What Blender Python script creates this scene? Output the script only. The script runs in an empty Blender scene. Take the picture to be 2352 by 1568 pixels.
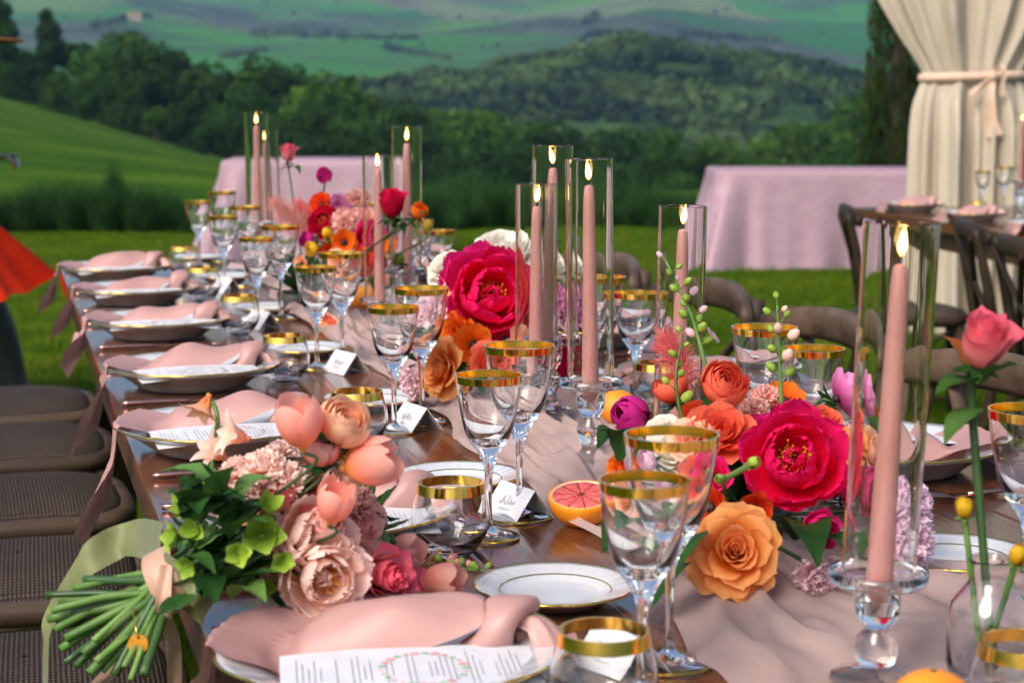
import bpy, bmesh, math, random
import numpy as np
from mathutils import Vector, Matrix, Euler, noise
R = math.radians
rng = np.random.default_rng(7)
random.seed(7)
sc = bpy.context.scene
C = sc.collection

# ------------------------------------------------------------ camera, sky, sun, exposure
F = 4200.0; CAMZ = 1.23; PITCH = math.atan((784 - 205) / F)
cam = bpy.data.cameras.new('camera'); camo = bpy.data.objects.new('camera', cam); C.objects.link(camo)
cam.sensor_width = 36; cam.lens = 36 * F / 2352; cam.clip_start = .05; cam.clip_end = 9000
camo.location = (0, 0, CAMZ); camo.rotation_euler = (math.pi / 2 - PITCH, 0, 0)
cam.dof.use_dof = True; cam.dof.focus_distance = 2.05; cam.dof.aperture_fstop = 9.0
sc.camera = camo
SUN_EL, SUN_AZ = R(40), R(212)          # soft high light under cloud, from behind and left
w = bpy.data.worlds.new('World'); sc.world = w; w.use_nodes = True
nt = w.node_tree; bg = nt.nodes['Background']
sky = nt.nodes.new('ShaderNodeTexSky'); sky.sky_type = 'NISHITA'; sky.sun_disc = False
sky.sun_elevation = SUN_EL; sky.sun_rotation = SUN_AZ; sky.air_density = 1.0; sky.dust_density = 4.0; sky.ozone_density = 1.5
nt.links.new(sky.outputs[0], bg.inputs[0]); bg.inputs[1].default_value = .085
sl = bpy.data.lights.new('sun', 'SUN'); so = bpy.data.objects.new('sun', sl); C.objects.link(so)
sl.energy = 1.5; sl.angle = R(32); sl.color = (1, .93, .84)
sdir = Vector((math.sin(SUN_AZ) * math.cos(SUN_EL), math.cos(SUN_AZ) * math.cos(SUN_EL), math.sin(SUN_EL)))
so.rotation_euler = sdir.to_track_quat('Z', 'Y').to_euler(); so.location = (0, 0, 30)
vs = sc.view_settings; vs.view_transform = 'Standard'; vs.look = 'None'; vs.gamma = 1; vs.exposure = 1.2
cy = sc.cycles
cy.use_denoising = True; cy.adaptive_threshold = .03; cy.max_bounces = 18; cy.transmission_bounces = 17; cy.transparent_max_bounces = 16
cy.diffuse_bounces = 4; cy.glossy_bounces = 5; cy.volume_bounces = 0
cy.caustics_refractive = True; cy.caustics_reflective = False; cy.sample_clamp_indirect = 5; cy.blur_glossy = .3

# ------------------------------------------------------------ where things stand
def ray(px, py):
    x = (px - 1176) / F; y = -(py - 784) / F
    return Vector((x, math.cos(PITCH) + math.sin(PITCH) * y, -math.sin(PITCH) + math.cos(PITCH) * y))
def Z(px, py, z):                       # the point at height z
    r = ray(px, py); t = (z - CAMZ) / r.z; return Vector((0, 0, CAMZ)) + r * t
def Dp(px, py, d):                      # the point at distance d along the view
    r = ray(px, py); t = d / r.y; return Vector((0, 0, CAMZ)) + r * t
TA = R(15.8); TZ = .765
EX = Vector((math.cos(TA), math.sin(TA), 0)); EY = Vector((-math.sin(TA), math.cos(TA), 0))
T0 = Vector((-.441, 2.135, 0))
def T(u, v, z=TZ):                      # table frame: u across from the left edge, v along
    return T0 + EX * u + EY * v + Vector((0, 0, z))

# ------------------------------------------------------------ helpers
def lin(h):
    h = h.lstrip('#'); o = []
    for i in (0, 2, 4):
        c = int(h[i:i + 2], 16) / 255; o.append(c / 12.92 if c <= .04045 else ((c + .055) / 1.055) ** 2.4)
    return tuple(o)
def tag(o, label=None, cat=None, group=None, kind=None):
    if label: o['label'] = label
    if cat: o['category'] = cat
    if group: o['group'] = group
    if kind: o['kind'] = kind
    return o
def empty(name, loc, rz=0, **k):
    o = bpy.data.objects.new(name, None); C.objects.link(o); o.location = loc; o.rotation_euler = (0, 0, rz)
    o.empty_display_size = .05
    return tag(o, **k)
def mesh(name, V, Fc, mats, smooth=True, mi=None):
    me = bpy.data.meshes.new(name)
    V = np.asarray(V, dtype=np.float64)
    me.from_pydata(V.tolist(), [], Fc if isinstance(Fc, list) else Fc.tolist())
    for m in (mats if isinstance(mats, (list, tuple)) else [mats]): me.materials.append(m)
    if smooth: me.polygons.foreach_set('use_smooth', np.ones(len(me.polygons), dtype=bool))
    if mi is not None: me.polygons.foreach_set('material_index', np.asarray(mi, dtype=np.int32))
    me.update(); return me
def link(name, me, parent=None, loc=None, rot=None, scale=None, **k):
    o = bpy.data.objects.new(name, me); C.objects.link(o)
    if parent: o.parent = parent
    if loc is not None: o.location = loc
    if rot is not None:
        if isinstance(rot, Matrix): o.rotation_euler = rot.to_euler()
        else: o.rotation_euler = rot
    if scale is not None: o.scale = scale if hasattr(scale, '__len__') else (scale,) * 3
    return tag(o, **k)
def copy_tree(o, parent=None):
    c = o.copy(); C.objects.link(c); c.parent = parent
    for ch in o.children: copy_tree(ch, c)
    return c
class MB:
    def __init__(s): s.v = []; s.f = []; s.m = []; s.n = 0
    def add(s, V, Fc, mi=0):
        V = np.asarray(V, dtype=float); s.v.append(V)
        for f in Fc: s.f.append([i + s.n for i in f]); s.m.append(mi)
        s.n += len(V); return s
    def box(s, lo, hi, mi=0, M=None):
        a, b = lo, hi
        V = np.array([[x, y, z] for z in (a[2], b[2]) for y in (a[1], b[1]) for x in (a[0], b[0])])
        if M is not None: V = np.array([M @ Vector(p) for p in V])
        return s.add(V, [[0, 2, 3, 1], [4, 5, 7, 6], [0, 1, 5, 4], [2, 6, 7, 3], [0, 4, 6, 2], [1, 3, 7, 5]], mi)
    def me(s, name, mats, smooth=True):
        return mesh(name, np.vstack(s.v), s.f, mats, smooth, s.m)
    def build(s, name, mats, parent=None, smooth=True, **k):
        return link(name, s.me(name, mats, smooth), parent, **k)
def gridf(nu, nv, wrap=False):
    f = []
    for j in range(nv - 1):
        for i in range(nu - (0 if wrap else 1)):
            a = j * nu + i; b = j * nu + (i + 1) % nu
            f.append([a, b, b + nu, a + nu])
    return f
def lathe(prof, seg=48, mod=None, close=False):
    """prof: (r, z) list, mod(theta, k) multiplies r"""
    P = np.array(prof, float); th = np.linspace(0, 2 * np.pi, seg, endpoint=False)
    V = []
    for k, (r, z) in enumerate(P):
        rr = r * (mod(th, k) if mod else 1)
        V.append(np.stack([rr * np.cos(th), rr * np.sin(th), np.full(seg, z)], 1))
    V = np.vstack(V); f = gridf(seg, len(P), True)
    if close == 'sharp':
        V2 = []; f = []; n = len(P)
        for k in range(n):
            q = (k + 1) % n; o = len(V2) * seg; V2 += [V[k * seg:(k + 1) * seg], V[q * seg:(q + 1) * seg]]
            for i in range(seg): f.append([o + i, o + (i + 1) % seg, o + seg + (i + 1) % seg, o + seg + i])
        return np.vstack(V2), f
    if close:
        n = len(P)
        for i in range(seg): f.append([(n - 1) * seg + i, (n - 1) * seg + (i + 1) % seg, (i + 1) % seg, i])
    return V, f
def tube(path, rad, seg=8, cap=True, flat=1.0):
    P = [Vector(p) for p in path]; n = len(P); rad = [rad] * n if not hasattr(rad, '__len__') else rad
    V = []; up = Vector((0, 0, 1)); prev = None
    for i, p in enumerate(P):
        t = (P[min(i + 1, n - 1)] - P[max(i - 1, 0)]).normalized()
        if prev is None:
            a = up if abs(t.z) < .9 else Vector((1, 0, 0)); x = t.cross(a).normalized()
        else: x = (prev - t * prev.dot(t)).normalized()
        prev = x; y = t.cross(x)
        for k in range(seg):
            an = 2 * math.pi * k / seg; V.append(p + (x * math.cos(an) + y * math.sin(an) * flat) * rad[i])
    f = gridf(seg, n, True)
    if cap: f.append(list(range(seg))[::-1]); f.append([(n - 1) * seg + k for k in range(seg)])
    return np.array(V), f
def spline(pts, n=24):
    P = [Vector(p) for p in pts]; P = [P[0] * 2 - P[1]] + P + [P[-1] * 2 - P[-2]]; o = []
    for i in range(1, len(P) - 2):
        for k in range(n if i < len(P) - 3 else n + 1):
            t = k / n; a, b, c, d = P[i - 1:i + 3]
            o.append(.5 * ((2 * b) + (c - a) * t + (2 * a - 5 * b + 4 * c - d) * t * t + (3 * b - a - 3 * c + d) * t ** 3))
    return o
def facing(v):                          # v = (right, up, towards the viewer)
    d = Vector((v[0], -v[2], v[1])).normalized(); return d
def orient(d, spin=0):
    return d.to_track_quat('Z', 'Y').to_matrix() @ Matrix.Rotation(spin, 3, 'Z')

# ------------------------------------------------------------ materials
MATS = {}
def N(nt, t, **k):
    n = nt.nodes.new(t)
    for a, b in k.items(): setattr(n, a, b)
    return n
def pm(name, col, rough=.5, metal=0, col2=None, scale=8, detail=6, bump=0, bscale=60, transl=0, spec=.5, coat=0, sss=0, stretch=(1, 1, 1), rnd=0, sheen=0, low=.35, high=.65, aniso=0, bdist=.01, coords='Object'):
    if name in MATS: return MATS[name]
    m = bpy.data.materials.new(name); MATS[name] = m; m.use_nodes = True; nt = m.node_tree; L = nt.links.new
    b = nt.nodes['Principled BSDF']; out = nt.nodes['Material Output']
    col = lin(col) if isinstance(col, str) else col
    b.inputs['Roughness'].default_value = rough; b.inputs['Metallic'].default_value = metal
    b.inputs['Specular IOR Level'].default_value = spec; b.inputs['Coat Weight'].default_value = coat
    b.inputs['Coat Roughness'].default_value = .08
    if sheen: b.inputs['Sheen Weight'].default_value = sheen
    if sss:
        b.inputs['Subsurface Weight'].default_value = sss; b.inputs['Subsurface Radius'].default_value = (1, .5, .3); b.inputs['Subsurface Scale'].default_value = .006
    tc = N(nt, 'ShaderNodeTexCoord'); mp = N(nt, 'ShaderNodeMapping'); mp.inputs['Scale'].default_value = stretch
    L(tc.outputs[coords], mp.inputs[0])
    csock = None
    if col2 is not None:
        col2 = lin(col2) if isinstance(col2, str) else col2
        nz = N(nt, 'ShaderNodeTexNoise'); nz.inputs['Scale'].default_value = scale; nz.inputs['Detail'].default_value = detail; nz.inputs['Roughness'].default_value = .6
        L(mp.outputs[0], nz.inputs[0])
        cr = N(nt, 'ShaderNodeValToRGB'); cr.color_ramp.elements[0].position = low; cr.color_ramp.elements[1].position = high
        cr.color_ramp.elements[0].color = (*col, 1); cr.color_ramp.elements[1].color = (*col2, 1)
        L(nz.outputs[0], cr.inputs[0]); csock = cr.outputs[0]
    else:
        rgb = N(nt, 'ShaderNodeRGB'); rgb.outputs[0].default_value = (*col, 1); csock = rgb.outputs[0]
    if rnd:
        oi = N(nt, 'ShaderNodeObjectInfo'); mr = N(nt, 'ShaderNodeMapRange'); mr.inputs[3].default_value = 1 - rnd; mr.inputs[4].default_value = 1 + rnd
        L(oi.outputs['Random'], mr.inputs[0]); hs = N(nt, 'ShaderNodeHueSaturation'); L(mr.outputs[0], hs.inputs['Value']); L(csock, hs.inputs['Color']); csock = hs.outputs[0]
    L(csock, b.inputs['Base Color'])
    if bump:
        bn = N(nt, 'ShaderNodeTexNoise'); bn.inputs['Scale'].default_value = bscale; bn.inputs['Detail'].default_value = 4
        L(mp.outputs[0], bn.inputs[0]); bp = N(nt, 'ShaderNodeBump'); bp.inputs['Strength'].default_value = bump; bp.inputs['Distance'].default_value = bdist
        L(bn.outputs[0], bp.inputs['Height']); L(bp.outputs[0], b.inputs['Normal'])
    if transl:
        tr = N(nt, 'ShaderNodeBsdfTranslucent'); L(csock, tr.inputs[0]); mx = N(nt, 'ShaderNodeMixShader'); mx.inputs[0].default_value = transl
        L(b.outputs[0], mx.inputs[1]); L(tr.outputs[0], mx.inputs[2]); L(mx.outputs[0], out.inputs[0])
    return m
def glassmat(name='clear_glass', ior=1.5, tint=(1, 1, 1)):
    if name in MATS: return MATS[name]
    m = bpy.data.materials.new(name); MATS[name] = m; m.use_nodes = True; nt = m.node_tree; nt.nodes.remove(nt.nodes['Principled BSDF'])
    g = N(nt, 'ShaderNodeBsdfGlass'); g.inputs['IOR'].default_value = ior; g.inputs['Roughness'].default_value = 0; g.inputs['Color'].default_value = (*tint, 1)
    nt.links.new(g.outputs[0], nt.nodes['Material Output'].inputs[0]); return m
def leafmat(name, c1, c2, transl=.3, scale=1.5, rough=.6):
    return pm(name, c1, rough, col2=c2, scale=scale, transl=transl, rnd=.3, spec=.1)
# ============================================================ TERRAIN
def itp(x, xs, ys): return np.interp(x, xs, ys)
def vnoise(x, y, s, oct=5, seed=0):      # cheap numpy value noise, fractal
    o = np.zeros_like(x); a = 1; tot = 0
    for k in range(oct):
        X = x / s + 13.7 * (k + seed); Y = y / s + 7.1 * (k + seed)
        xi = np.floor(X); yi = np.floor(Y); fx = X - xi; fy = Y - yi; fx = fx * fx * (3 - 2 * fx); fy = fy * fy * (3 - 2 * fy)
        def h(i, j): t = np.sin(i * 127.1 + j * 311.7 + seed * 17.3 + k * 5.1) * 43758.5453; return t - np.floor(t)
        o += a * ((h(xi, yi) * (1 - fx) + h(xi + 1, yi) * fx) * (1 - fy) + (h(xi, yi + 1) * (1 - fx) + h(xi + 1, yi + 1) * fx) * fy)
        tot += a; a *= .5; s /= 2.03
    return o / tot
def PX(x, y):
    a = np.arctan2(x, y); a = np.clip(a, -1.2, 1.2); return 1176 + F * np.tan(a)
RIDGE_X = [-3000, 0, 700, 800, 850, 1000, 1100, 1200, 1330, 1390, 1450, 1520, 1600, 1700, 1800, 1900, 1985, 2200, 3500, 9000]
RIDGE_Y = [190, 195, 180, 178, 178, 155, 155, 116, 106, 82, 70, 92, 106, 122, 132, 155, 180, 190, 185, 170]
def height(x, y):
    x = np.asarray(x, float); y = np.asarray(y, float); d = np.hypot(x, y); px = PX(x, y)
    z150 = itp(px, [-4000, 0, 250, 540, 900, 1400, 2000, 4000, 9000], [6, .8, -1.5, -4.4, -7.5, -8.8, -7, -5, -2])
    zr = CAMZ + (205 - itp(px, RIDGE_X, RIDGE_Y)) / F * 450 - 2.5
    f700 = CAMZ + (205 - itp(px, [-2000, 600, 1000, 1400, 2000, 4000], [165, 178, 190, 180, 190, 180])) / F * 700
    f1200 = CAMZ + (205 - itp(px, [-3000, 0, 300, 600, 1000, 1500, 2000, 4000], [30, 75, 50, 88, 92, 60, 118, 60])) / F * 1200
    f2200 = CAMZ + (205 - itp(px, [-3000, 0, 400, 900, 1200, 1600, 2000, 5000], [-120, -60, -70, -90, -40, -110, -90, -140])) / F * 2200
    ds = [0, 6, 16, 22, 150, 230, 330, 450, 560, 700, 1200, 2200, 3200]
    zs = [0 * d, 0 * d, -.17 + 0 * d, -.27 + 0 * d, z150, z150 - 5, -11 + 0 * d, zr, np.minimum(zr - 8, f700 - 6), f700, f1200, f2200, f2200 * 1.12]
    z = np.zeros_like(d) + zs[-1]
    for i in range(len(ds) - 1):
        m = (d >= ds[i]) & (d < ds[i + 1]); t = (d - ds[i]) / (ds[i + 1] - ds[i]); t2 = t * t * (3 - 2 * t); t = .5 * t + .5 * t2
        z = np.where(m, zs[i] * (1 - t) + zs[i + 1] * t, z)
    amp = itp(d, [0, 18, 60, 330, 450, 800, 1500, 2500], [0, 0, .3, 1.5, 2.0, 5, 26, 40]); sc_ = 1
    n1 = vnoise(x, y, 260, 5, 3) - .5; n2 = vnoise(x, y, 40, 4, 9) - .5
    wgt = itp(d, [0, 500, 900], [0, .15, 1])
    return z + amp * 2 * (n1 * wgt + n2 * (1 - wgt)) + (vnoise(x, y, 3, 3, 5) - .5) * .04 * itp(d, [0, 5, 9], [0, .3, 1])
az = np.concatenate([np.arange(-180, -24, 2.5), np.arange(-24, 24, .16), np.arange(24, 180, 2.5)]) * math.pi / 180
rr = np.concatenate([[.3, 1.5, 3], np.geomspace(4.5, 18, 40), np.geomspace(18.6, 700, 120), np.geomspace(712, 3200, 130)])
A, RR = np.meshgrid(az, rr); gx = RR * np.sin(A); gy = RR * np.cos(A); gz = height(gx, gy)
GV = np.stack([gx.ravel(), gy.ravel(), gz.ravel()], 1); na = len(az)
GF = []
for j in range(len(rr) - 1):
    for i in range(na):
        a = j * na + i; b = j * na + (i + 1) % na; GF.append([a, a + na, b + na, b])
GF.append([i for i in range(na)])
def ground_mat():
    m = bpy.data.materials.new('grassland'); m.use_nodes = True; nt = m.node_tree; L = nt.links.new
    b = nt.nodes['Principled BSDF']; b.inputs['Roughness'].default_value = .9; b.inputs['Specular IOR Level'].default_value = .03
    g = N(nt, 'ShaderNodeNewGeometry'); ln = N(nt, 'ShaderNodeVectorMath', operation='LENGTH'); L(g.outputs['Position'], ln.inputs[0])
    def nz(s, det=5, ro=.6):
        n = N(nt, 'ShaderNodeTexNoise'); n.inputs['Scale'].default_value = s; n.inputs['Detail'].default_value = det; n.inputs['Roughness'].default_value = ro; L(g.outputs['Position'], n.inputs[0]); return n.outputs[0]
    def ramp(s, *el):
        c = N(nt, 'ShaderNodeValToRGB'); r = c.color_ramp
        while len(r.elements) < len(el): r.elements.new(.5)
        for e, (p, q) in zip(r.elements, el): e.position = p; e.color = (*q, 1)
        L(s, c.inputs[0]); return c.outputs[0]
    def rng_(lo, hi):
        mr = N(nt, 'ShaderNodeMapRange'); mr.interpolation_type = 'SMOOTHSTEP'; mr.inputs[1].default_value = lo; mr.inputs[2].default_value = hi; L(ln.outputs['Value'], mr.inputs[0]); return mr.outputs[0]
    def mix(f, a, c):
        mx = N(nt, 'ShaderNodeMix', data_type='RGBA'); L(f, mx.inputs[0]); L(a, mx.inputs[6]); L(c, mx.inputs[7]); return mx.outputs[2]
    lawn = ramp(nz(2.2, 8, .75), (.32, (.014, .045, .001)), (.5, (.045, .092, .002)), (.72, (.11, .135, .007)))
    mead = ramp(nz(.12, 8, .7), (.34, (.013, .05, .003)), (.48, (.034, .09, .004)), (.66, (.085, .135, .011)))
    wood = ramp(nz(.06, 6, .7), (.35, (.015, .04, .014)), (.55, (.035, .075, .022)), (.68, (.06, .12, .025)))
    # far fields: pasture, ploughed earth, scree
    vo = N(nt, 'ShaderNodeTexVoronoi'); vo.inputs['Scale'].default_value = .0042; vo.feature = 'F1'
    wp = N(nt, 'ShaderNodeTexNoise'); wp.inputs['Scale'].default_value = .006; wp.inputs['Detail'].default_value = 3; L(g.outputs['Position'], wp.inputs[0])
    vs_ = N(nt, 'ShaderNodeVectorMath', operation='SCALE'); vs_.inputs['Scale'].default_value = 150; L(wp.outputs['Color'], vs_.inputs[0])
    va = N(nt, 'ShaderNodeVectorMath', operation='ADD'); L(g.outputs['Position'], va.inputs[0]); L(vs_.outputs[0], va.inputs[1]); L(va.outputs[0], vo.inputs[0])
    sp = N(nt, 'ShaderNodeSeparateColor'); L(vo.outputs['Color'], sp.inputs[0])
    field = ramp(sp.outputs[0], (0, (.018, .10, .018)), (.3, (.045, .17, .025)), (.55, (.02, .10, .026)), (.72, (.07, .17, .03)), (.80, (.17, .13, .10)), (.88, (.035, .13, .02)))
    scree = ramp(nz(.012, 9, .72), (.3, (.014, .032, .020)), (.5, (.040, .056, .042)), (.72, (.13, .13, .115)))
    rough_ = ramp(nz(.0028, 4, .6), (.47, (0, 0, 0)), (.56, (1, 1, 1)))
    far = mix(rough_, field, scree)
    dk = ramp(nz(.05, 8, .7), (.55, (1, 1, 1)), (.68, (.5, .55, .5)))
    mu = N(nt, 'ShaderNodeMix', data_type='RGBA', blend_type='MULTIPLY'); mu.inputs[0].default_value = 1; L(far, mu.inputs[6]); L(dk, mu.inputs[7])
    c = mix(rng_(17, 24), lawn, mead); c = mix(rng_(170, 260), c, wood); c = mix(rng_(520, 640), c, mu.outputs[2])
    L(c, b.inputs['Base Color'])
    bp = N(nt, 'ShaderNodeBump'); bp.inputs['Strength'].default_value = .6; bp.inputs['Distance'].default_value = .03; L(nz(30, 4), bp.inputs['Height']); L(bp.outputs[0], b.inputs['Normal'])
    return m
link('ground', mesh('ground', GV, GF, ground_mat()), kind='structure')

# short lawn grass around the tables
def blades(n, xr, yr, h, wd, cond=None, lean=.5):
    x = rng.uniform(*xr, n); y = rng.uniform(yr[0] ** .5, yr[1] ** .5, n) ** 2
    x = x * y / yr[1] if False else x
    hh = h * rng.uniform(.5, 1.3, n) * (.55 + .9 * vnoise(x, y, .5, 3, 4)); a = rng.uniform(0, 6.28, n); l = rng.normal(0, lean, (n, 2)) * hh[:, None]
    z = height(x, y) - .004
    wx = np.cos(a) * wd / 2; wy = np.sin(a) * wd / 2
    V = np.zeros((n, 3, 3)); V[:, 0] = np.stack([x - wx, y - wy, z], 1); V[:, 1] = np.stack([x + wx, y + wy, z], 1)
    V[:, 2] = np.stack([x + l[:, 0], y + l[:, 1], z + hh], 1)
    return V.reshape(-1, 3), np.arange(n * 3).reshape(n, 3)
gm1 = pm('lawn_blade', (.028, .085, .002), .7, col2=(.15, .19, .010), scale=1.6, transl=.35, spec=.06)
bv, bf = blades(150000, (-5.5, 6.5), (2.2, 18.5), .045, .009)
link('grass', mesh('grass', bv, bf, gm1, False), label='short green lawn grass around the dining tables', cat='grass', kind='stuff')

# ============================================================ TREES
def clump(centers, radii, n, size, flat=.8, seed=0):
    """leaf faces spread through lobes"""
    r = np.random.default_rng(seed); k = r.choice(len(centers), n, p=np.array(radii) ** 2 / np.sum(np.array(radii) ** 2))
    dr = r.normal(size=(n, 3)); dr /= np.linalg.norm(dr, axis=1)[:, None]
    rad = np.array(radii)[k] * r.uniform(.55, 1.06, n) ** .6
    c = np.array(centers)[k] + dr * rad[:, None] * np.array([1, 1, flat])
    nr = dr + r.normal(0, .55, (n, 3)); nr /= np.linalg.norm(nr, axis=1)[:, None]
    t1 = np.cross(nr, r.normal(size=(n, 3))); t1 /= np.linalg.norm(t1, axis=1)[:, None]; t2 = np.cross(nr, t1)
    s = size * r.uniform(.6, 1.4, n)[:, None]
    V = np.stack([c - t1 * s * .5, c + t2 * s * .35, c + t1 * s * .6, c - t2 * s * .35], 1)
    return V.reshape(-1, 3), np.arange(n * 4).reshape(n, 4)
bark = pm('bark', (.035, .025, .016), .9, col2=(.08, .06, .04), scale=9, bump=.8, bscale=14)
lm = [leafmat('leaf_dark', (.009, .034, .005), (.030, .075, .009)), leafmat('leaf_mid', (.018, .058, .007), (.052, .115, .012)), leafmat('leaf_light', (.032, .09, .008), (.085, .16, .018))]
def tree_proto(seed, h, wd, kind):
    r = random.Random(seed); cs = []; rs = []
    for i in range(r.randint(12, 15)):
        t = r.random(); ang = r.random() * 6.28; q = (1 - abs(t - .4)) * wd * .42 * r.uniform(.35, 1)
        if kind == 'tall': q *= .5 + .5 * (1 - t)
        cs.append((math.cos(ang) * q, math.sin(ang) * q, h * (.10 + .80 * t))); rs.append(wd * r.uniform(.17, .30) * (1.1 - .35 * t))
    V, f = clump(cs, rs, 3200, .34, .85, seed)
    crown = [mesh('crown', V, f, m, False) for m in lm]
    b = MB(); b.add(*tube(spline([(0, 0, -.4), (.1, .05, h * .3), (0, .1, h * .75)], 4), [.22 * h / 7, .19 * h / 7, .17 * h / 7, .16 * h / 7, .14 * h / 7, .10 * h / 7, .07 * h / 7, .05 * h / 7, .02], 7))
    for c in cs[:6]:
        b.add(*tube(spline([(0.05, .05, h * .25), (c[0] * .5, c[1] * .5, c[2] * .75), c], 3), np.linspace(.09, .02, 7).tolist(), 5))
    return crown, b.me('trunk', bark)
protos = [tree_proto(11, 7, 5.5, 'round'), tree_proto(12, 8, 4.2, 'tall'), tree_proto(13, 6, 6.2, 'round'), tree_proto(14, 6.5, 5, 'round'), tree_proto(15, 9, 3.2, 'tall')]
PH = [7, 8, 6, 6.5, 9]
def put_tree(px, top, d, k, c, label, wid=1., group='trees of the tree line beyond the meadow', name='broadleaf_tree'):
    x = (px - 1176) / F * d; z0 = float(height(np.array([x]), np.array([d]))[0]); zt = CAMZ - (top - 205) / F * d
    s = max(.3, (zt - z0) / (PH[k] * .99))
    o = empty(name, (x, d, z0), random.random() * 6.28, label=label, cat='tree', group=group); o.scale = (s * wid, s * wid, s)
    link('crown', protos[k][0][c], o); link('trunk', protos[k][1], o); return o
ORDW = 'first second third fourth fifth sixth seventh eighth ninth tenth eleventh twelfth thirteenth fourteenth fifteenth sixteenth seventeenth eighteenth nineteenth twentieth twenty-first'.split()
def row(lst, fmt, wl):
    xs = sorted(q[0] for q in lst)
    for px, top, d, k, c in lst: put_tree(px, top, d, k, c, fmt % ORDW[xs.index(px)], random.uniform(*wl))
put_tree(5, -25, 140, 1, 0, 'tall dark tree at the far left edge, top cut off by the picture', 1.1)
put_tree(128, 22, 150, 1, 0, 'tall slender dark tree rising highest out of the left tree line', .85)
put_tree(305, 55, 158, 0, 1, 'round-topped tall tree standing above the tree line right of the slender one', .95)
row([(60, 118, 150, 2, 0), (90, 95, 156, 3, 0), (185, 85, 152, 0, 0), (235, 118, 146, 2, 1), (262, 150, 142, 3, 0), (350, 112, 150, 2, 0), (405, 100, 156, 0, 0), (440, 122, 150, 3, 1), (470, 138, 158, 4, 0), (505, 160, 150, 2, 0), (20, 120, 138, 3, 0), (140, 170, 136, 2, 1), (200, 190, 134, 3, 0), (300, 205, 134, 2, 0), (365, 225, 132, 3, 1), (430, 235, 130, 2, 0), (480, 262, 128, 3, 0), (325, 160, 145, 0, 0), (100, 175, 140, 3, 0), (30, 175, 137, 2, 0)], 'dark broadleaf tree, %s from the left in the tree line above the left meadow', (.9, 1.2))
row([(560, 150, 150, 0, 1), (610, 145, 152, 2, 1), (655, 148, 155, 0, 1), (705, 152, 150, 3, 2), (755, 180, 146, 2, 1), (805, 168, 156, 4, 0), (830, 195, 148, 0, 2), (870, 216, 144, 3, 1), (590, 215, 138, 2, 0), (660, 228, 136, 3, 1), (730, 240, 134, 2, 0), (800, 255, 132, 0, 1), (545, 240, 136, 3, 0), (874, 280, 130, 2, 0), (620, 290, 128, 2, 0), (700, 300, 126, 3, 0), (780, 318, 124, 2, 0)], 'broadleaf tree, %s from the left in the tree line behind the left pink-clothed table', (.9, 1.2))
row([(915, 240, 146, 2, 1), (955, 228, 150, 0, 2), (1005, 240, 148, 3, 1), (1065, 234, 150, 0, 2), (1105, 262, 142, 2, 1), (1150, 272, 146, 3, 1), (1225, 264, 150, 0, 1), (1280, 290, 142, 2, 0), (1340, 285, 146, 3, 1), (1415, 278, 148, 0, 0), (1465, 274, 150, 3, 0), (1520, 300, 142, 2, 1), (1590, 325, 140, 0, 1), (960, 300, 134, 2, 0), (1040, 310, 132, 3, 0), (1120, 325, 130, 2, 0), (1200, 320, 134, 0, 0), (1300, 345, 130, 2, 0), (1400, 350, 130, 3, 0), (1500, 352, 128, 2, 0), (1560, 370, 126, 3, 1)], 'broadleaf tree, %s from the left in the low tree line behind the middle candles', (.95, 1.25))
row([(1640, 322, 142, 2, 2), (1690, 312, 146, 3, 1), (1745, 308, 148, 0, 2), (1800, 290, 150, 2, 2), (1850, 268, 152, 0, 1), (1905, 245, 154, 3, 2), (1950, 226, 156, 0, 1), (1990, 215, 158, 2, 1), (1680, 365, 130, 3, 1), (1760, 360, 132, 2, 2), (1840, 345, 134, 3, 2), (1920, 330, 136, 2, 1), (1975, 300, 138, 0, 1)], 'light green tree, %s from the left on the slope behind the right pink-clothed table', (.95, 1.2))
put_tree(2345, 90, 100, 0, 1, 'tall dark tree behind the tied curtain at the right edge', 1.1)
put_tree(2330, 180, 92, 2, 0, 'lower dark tree behind the tied curtain at the right edge', 1.1)

# wooded hill, seen as one mass
def bushes(n, fn, size, seed, leaf=1.0, nl=26):
    r = np.random.default_rng(seed); P = fn(r, n); V = []; 
    for p, s in P:
        v, f = clump([(0, 0, 0)], [s], nl, leaf * s, .75, int(r.integers(1e9))); V.append(v + p + np.array([0, 0, s * .45]))
    V = np.vstack(V); return V, np.arange(len(V)).reshape(-1, 4)
def hill_pts(r, n):
    o = []
    while len(o) < n:
        px = r.uniform(560, 2420); d = r.uniform(320, 470); x = (px - 1176) / F * d
        if vnoise(np.array([x]), np.array([d]), 30, 3, 21)[0] > .62: continue
        o.append((np.array([x, d, float(height(np.array([x]), np.array([d]))[0])]), r.uniform(1.0, 2.6)))
    return o
hm = pm('far_leaf', (.008, .024, .010), .7, col2=(.07, .12, .03), scale=.03, transl=.2, spec=.2, low=.42, high=.62)
v, f = bushes(3800, hill_pts, 2, 5)
link('woodland', mesh('woodland', v, f, hm, False), label='dark scrubby woodland covering the rounded middle hill', cat='woodland', kind='stuff')
STRIPS = [(215, 285, 62, 48, 60), (330, 345, 42, 40, 16), (575, 690, 82, 78, 70), (690, 960, 86, 92, 60), (880, 1030, 112, 138, 40), (500, 620, 135, 118, 30), (1340, 1370, 55, 40, 30), (1560, 1790, 84, 95, 60), (1330, 1400, 92, 80, 30)]
def ray_ground(px, py):
    r = ray(px, py); ds = np.geomspace(520, 2600, 900); xs = r.x / r.y * ds; zs = CAMZ + r.z / r.y * ds; hh = height(xs, ds); k = np.argmax(hh > zs)
    return (np.array([xs[k], ds[k], hh[k]])) if hh[k] > zs[k] else None
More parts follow.
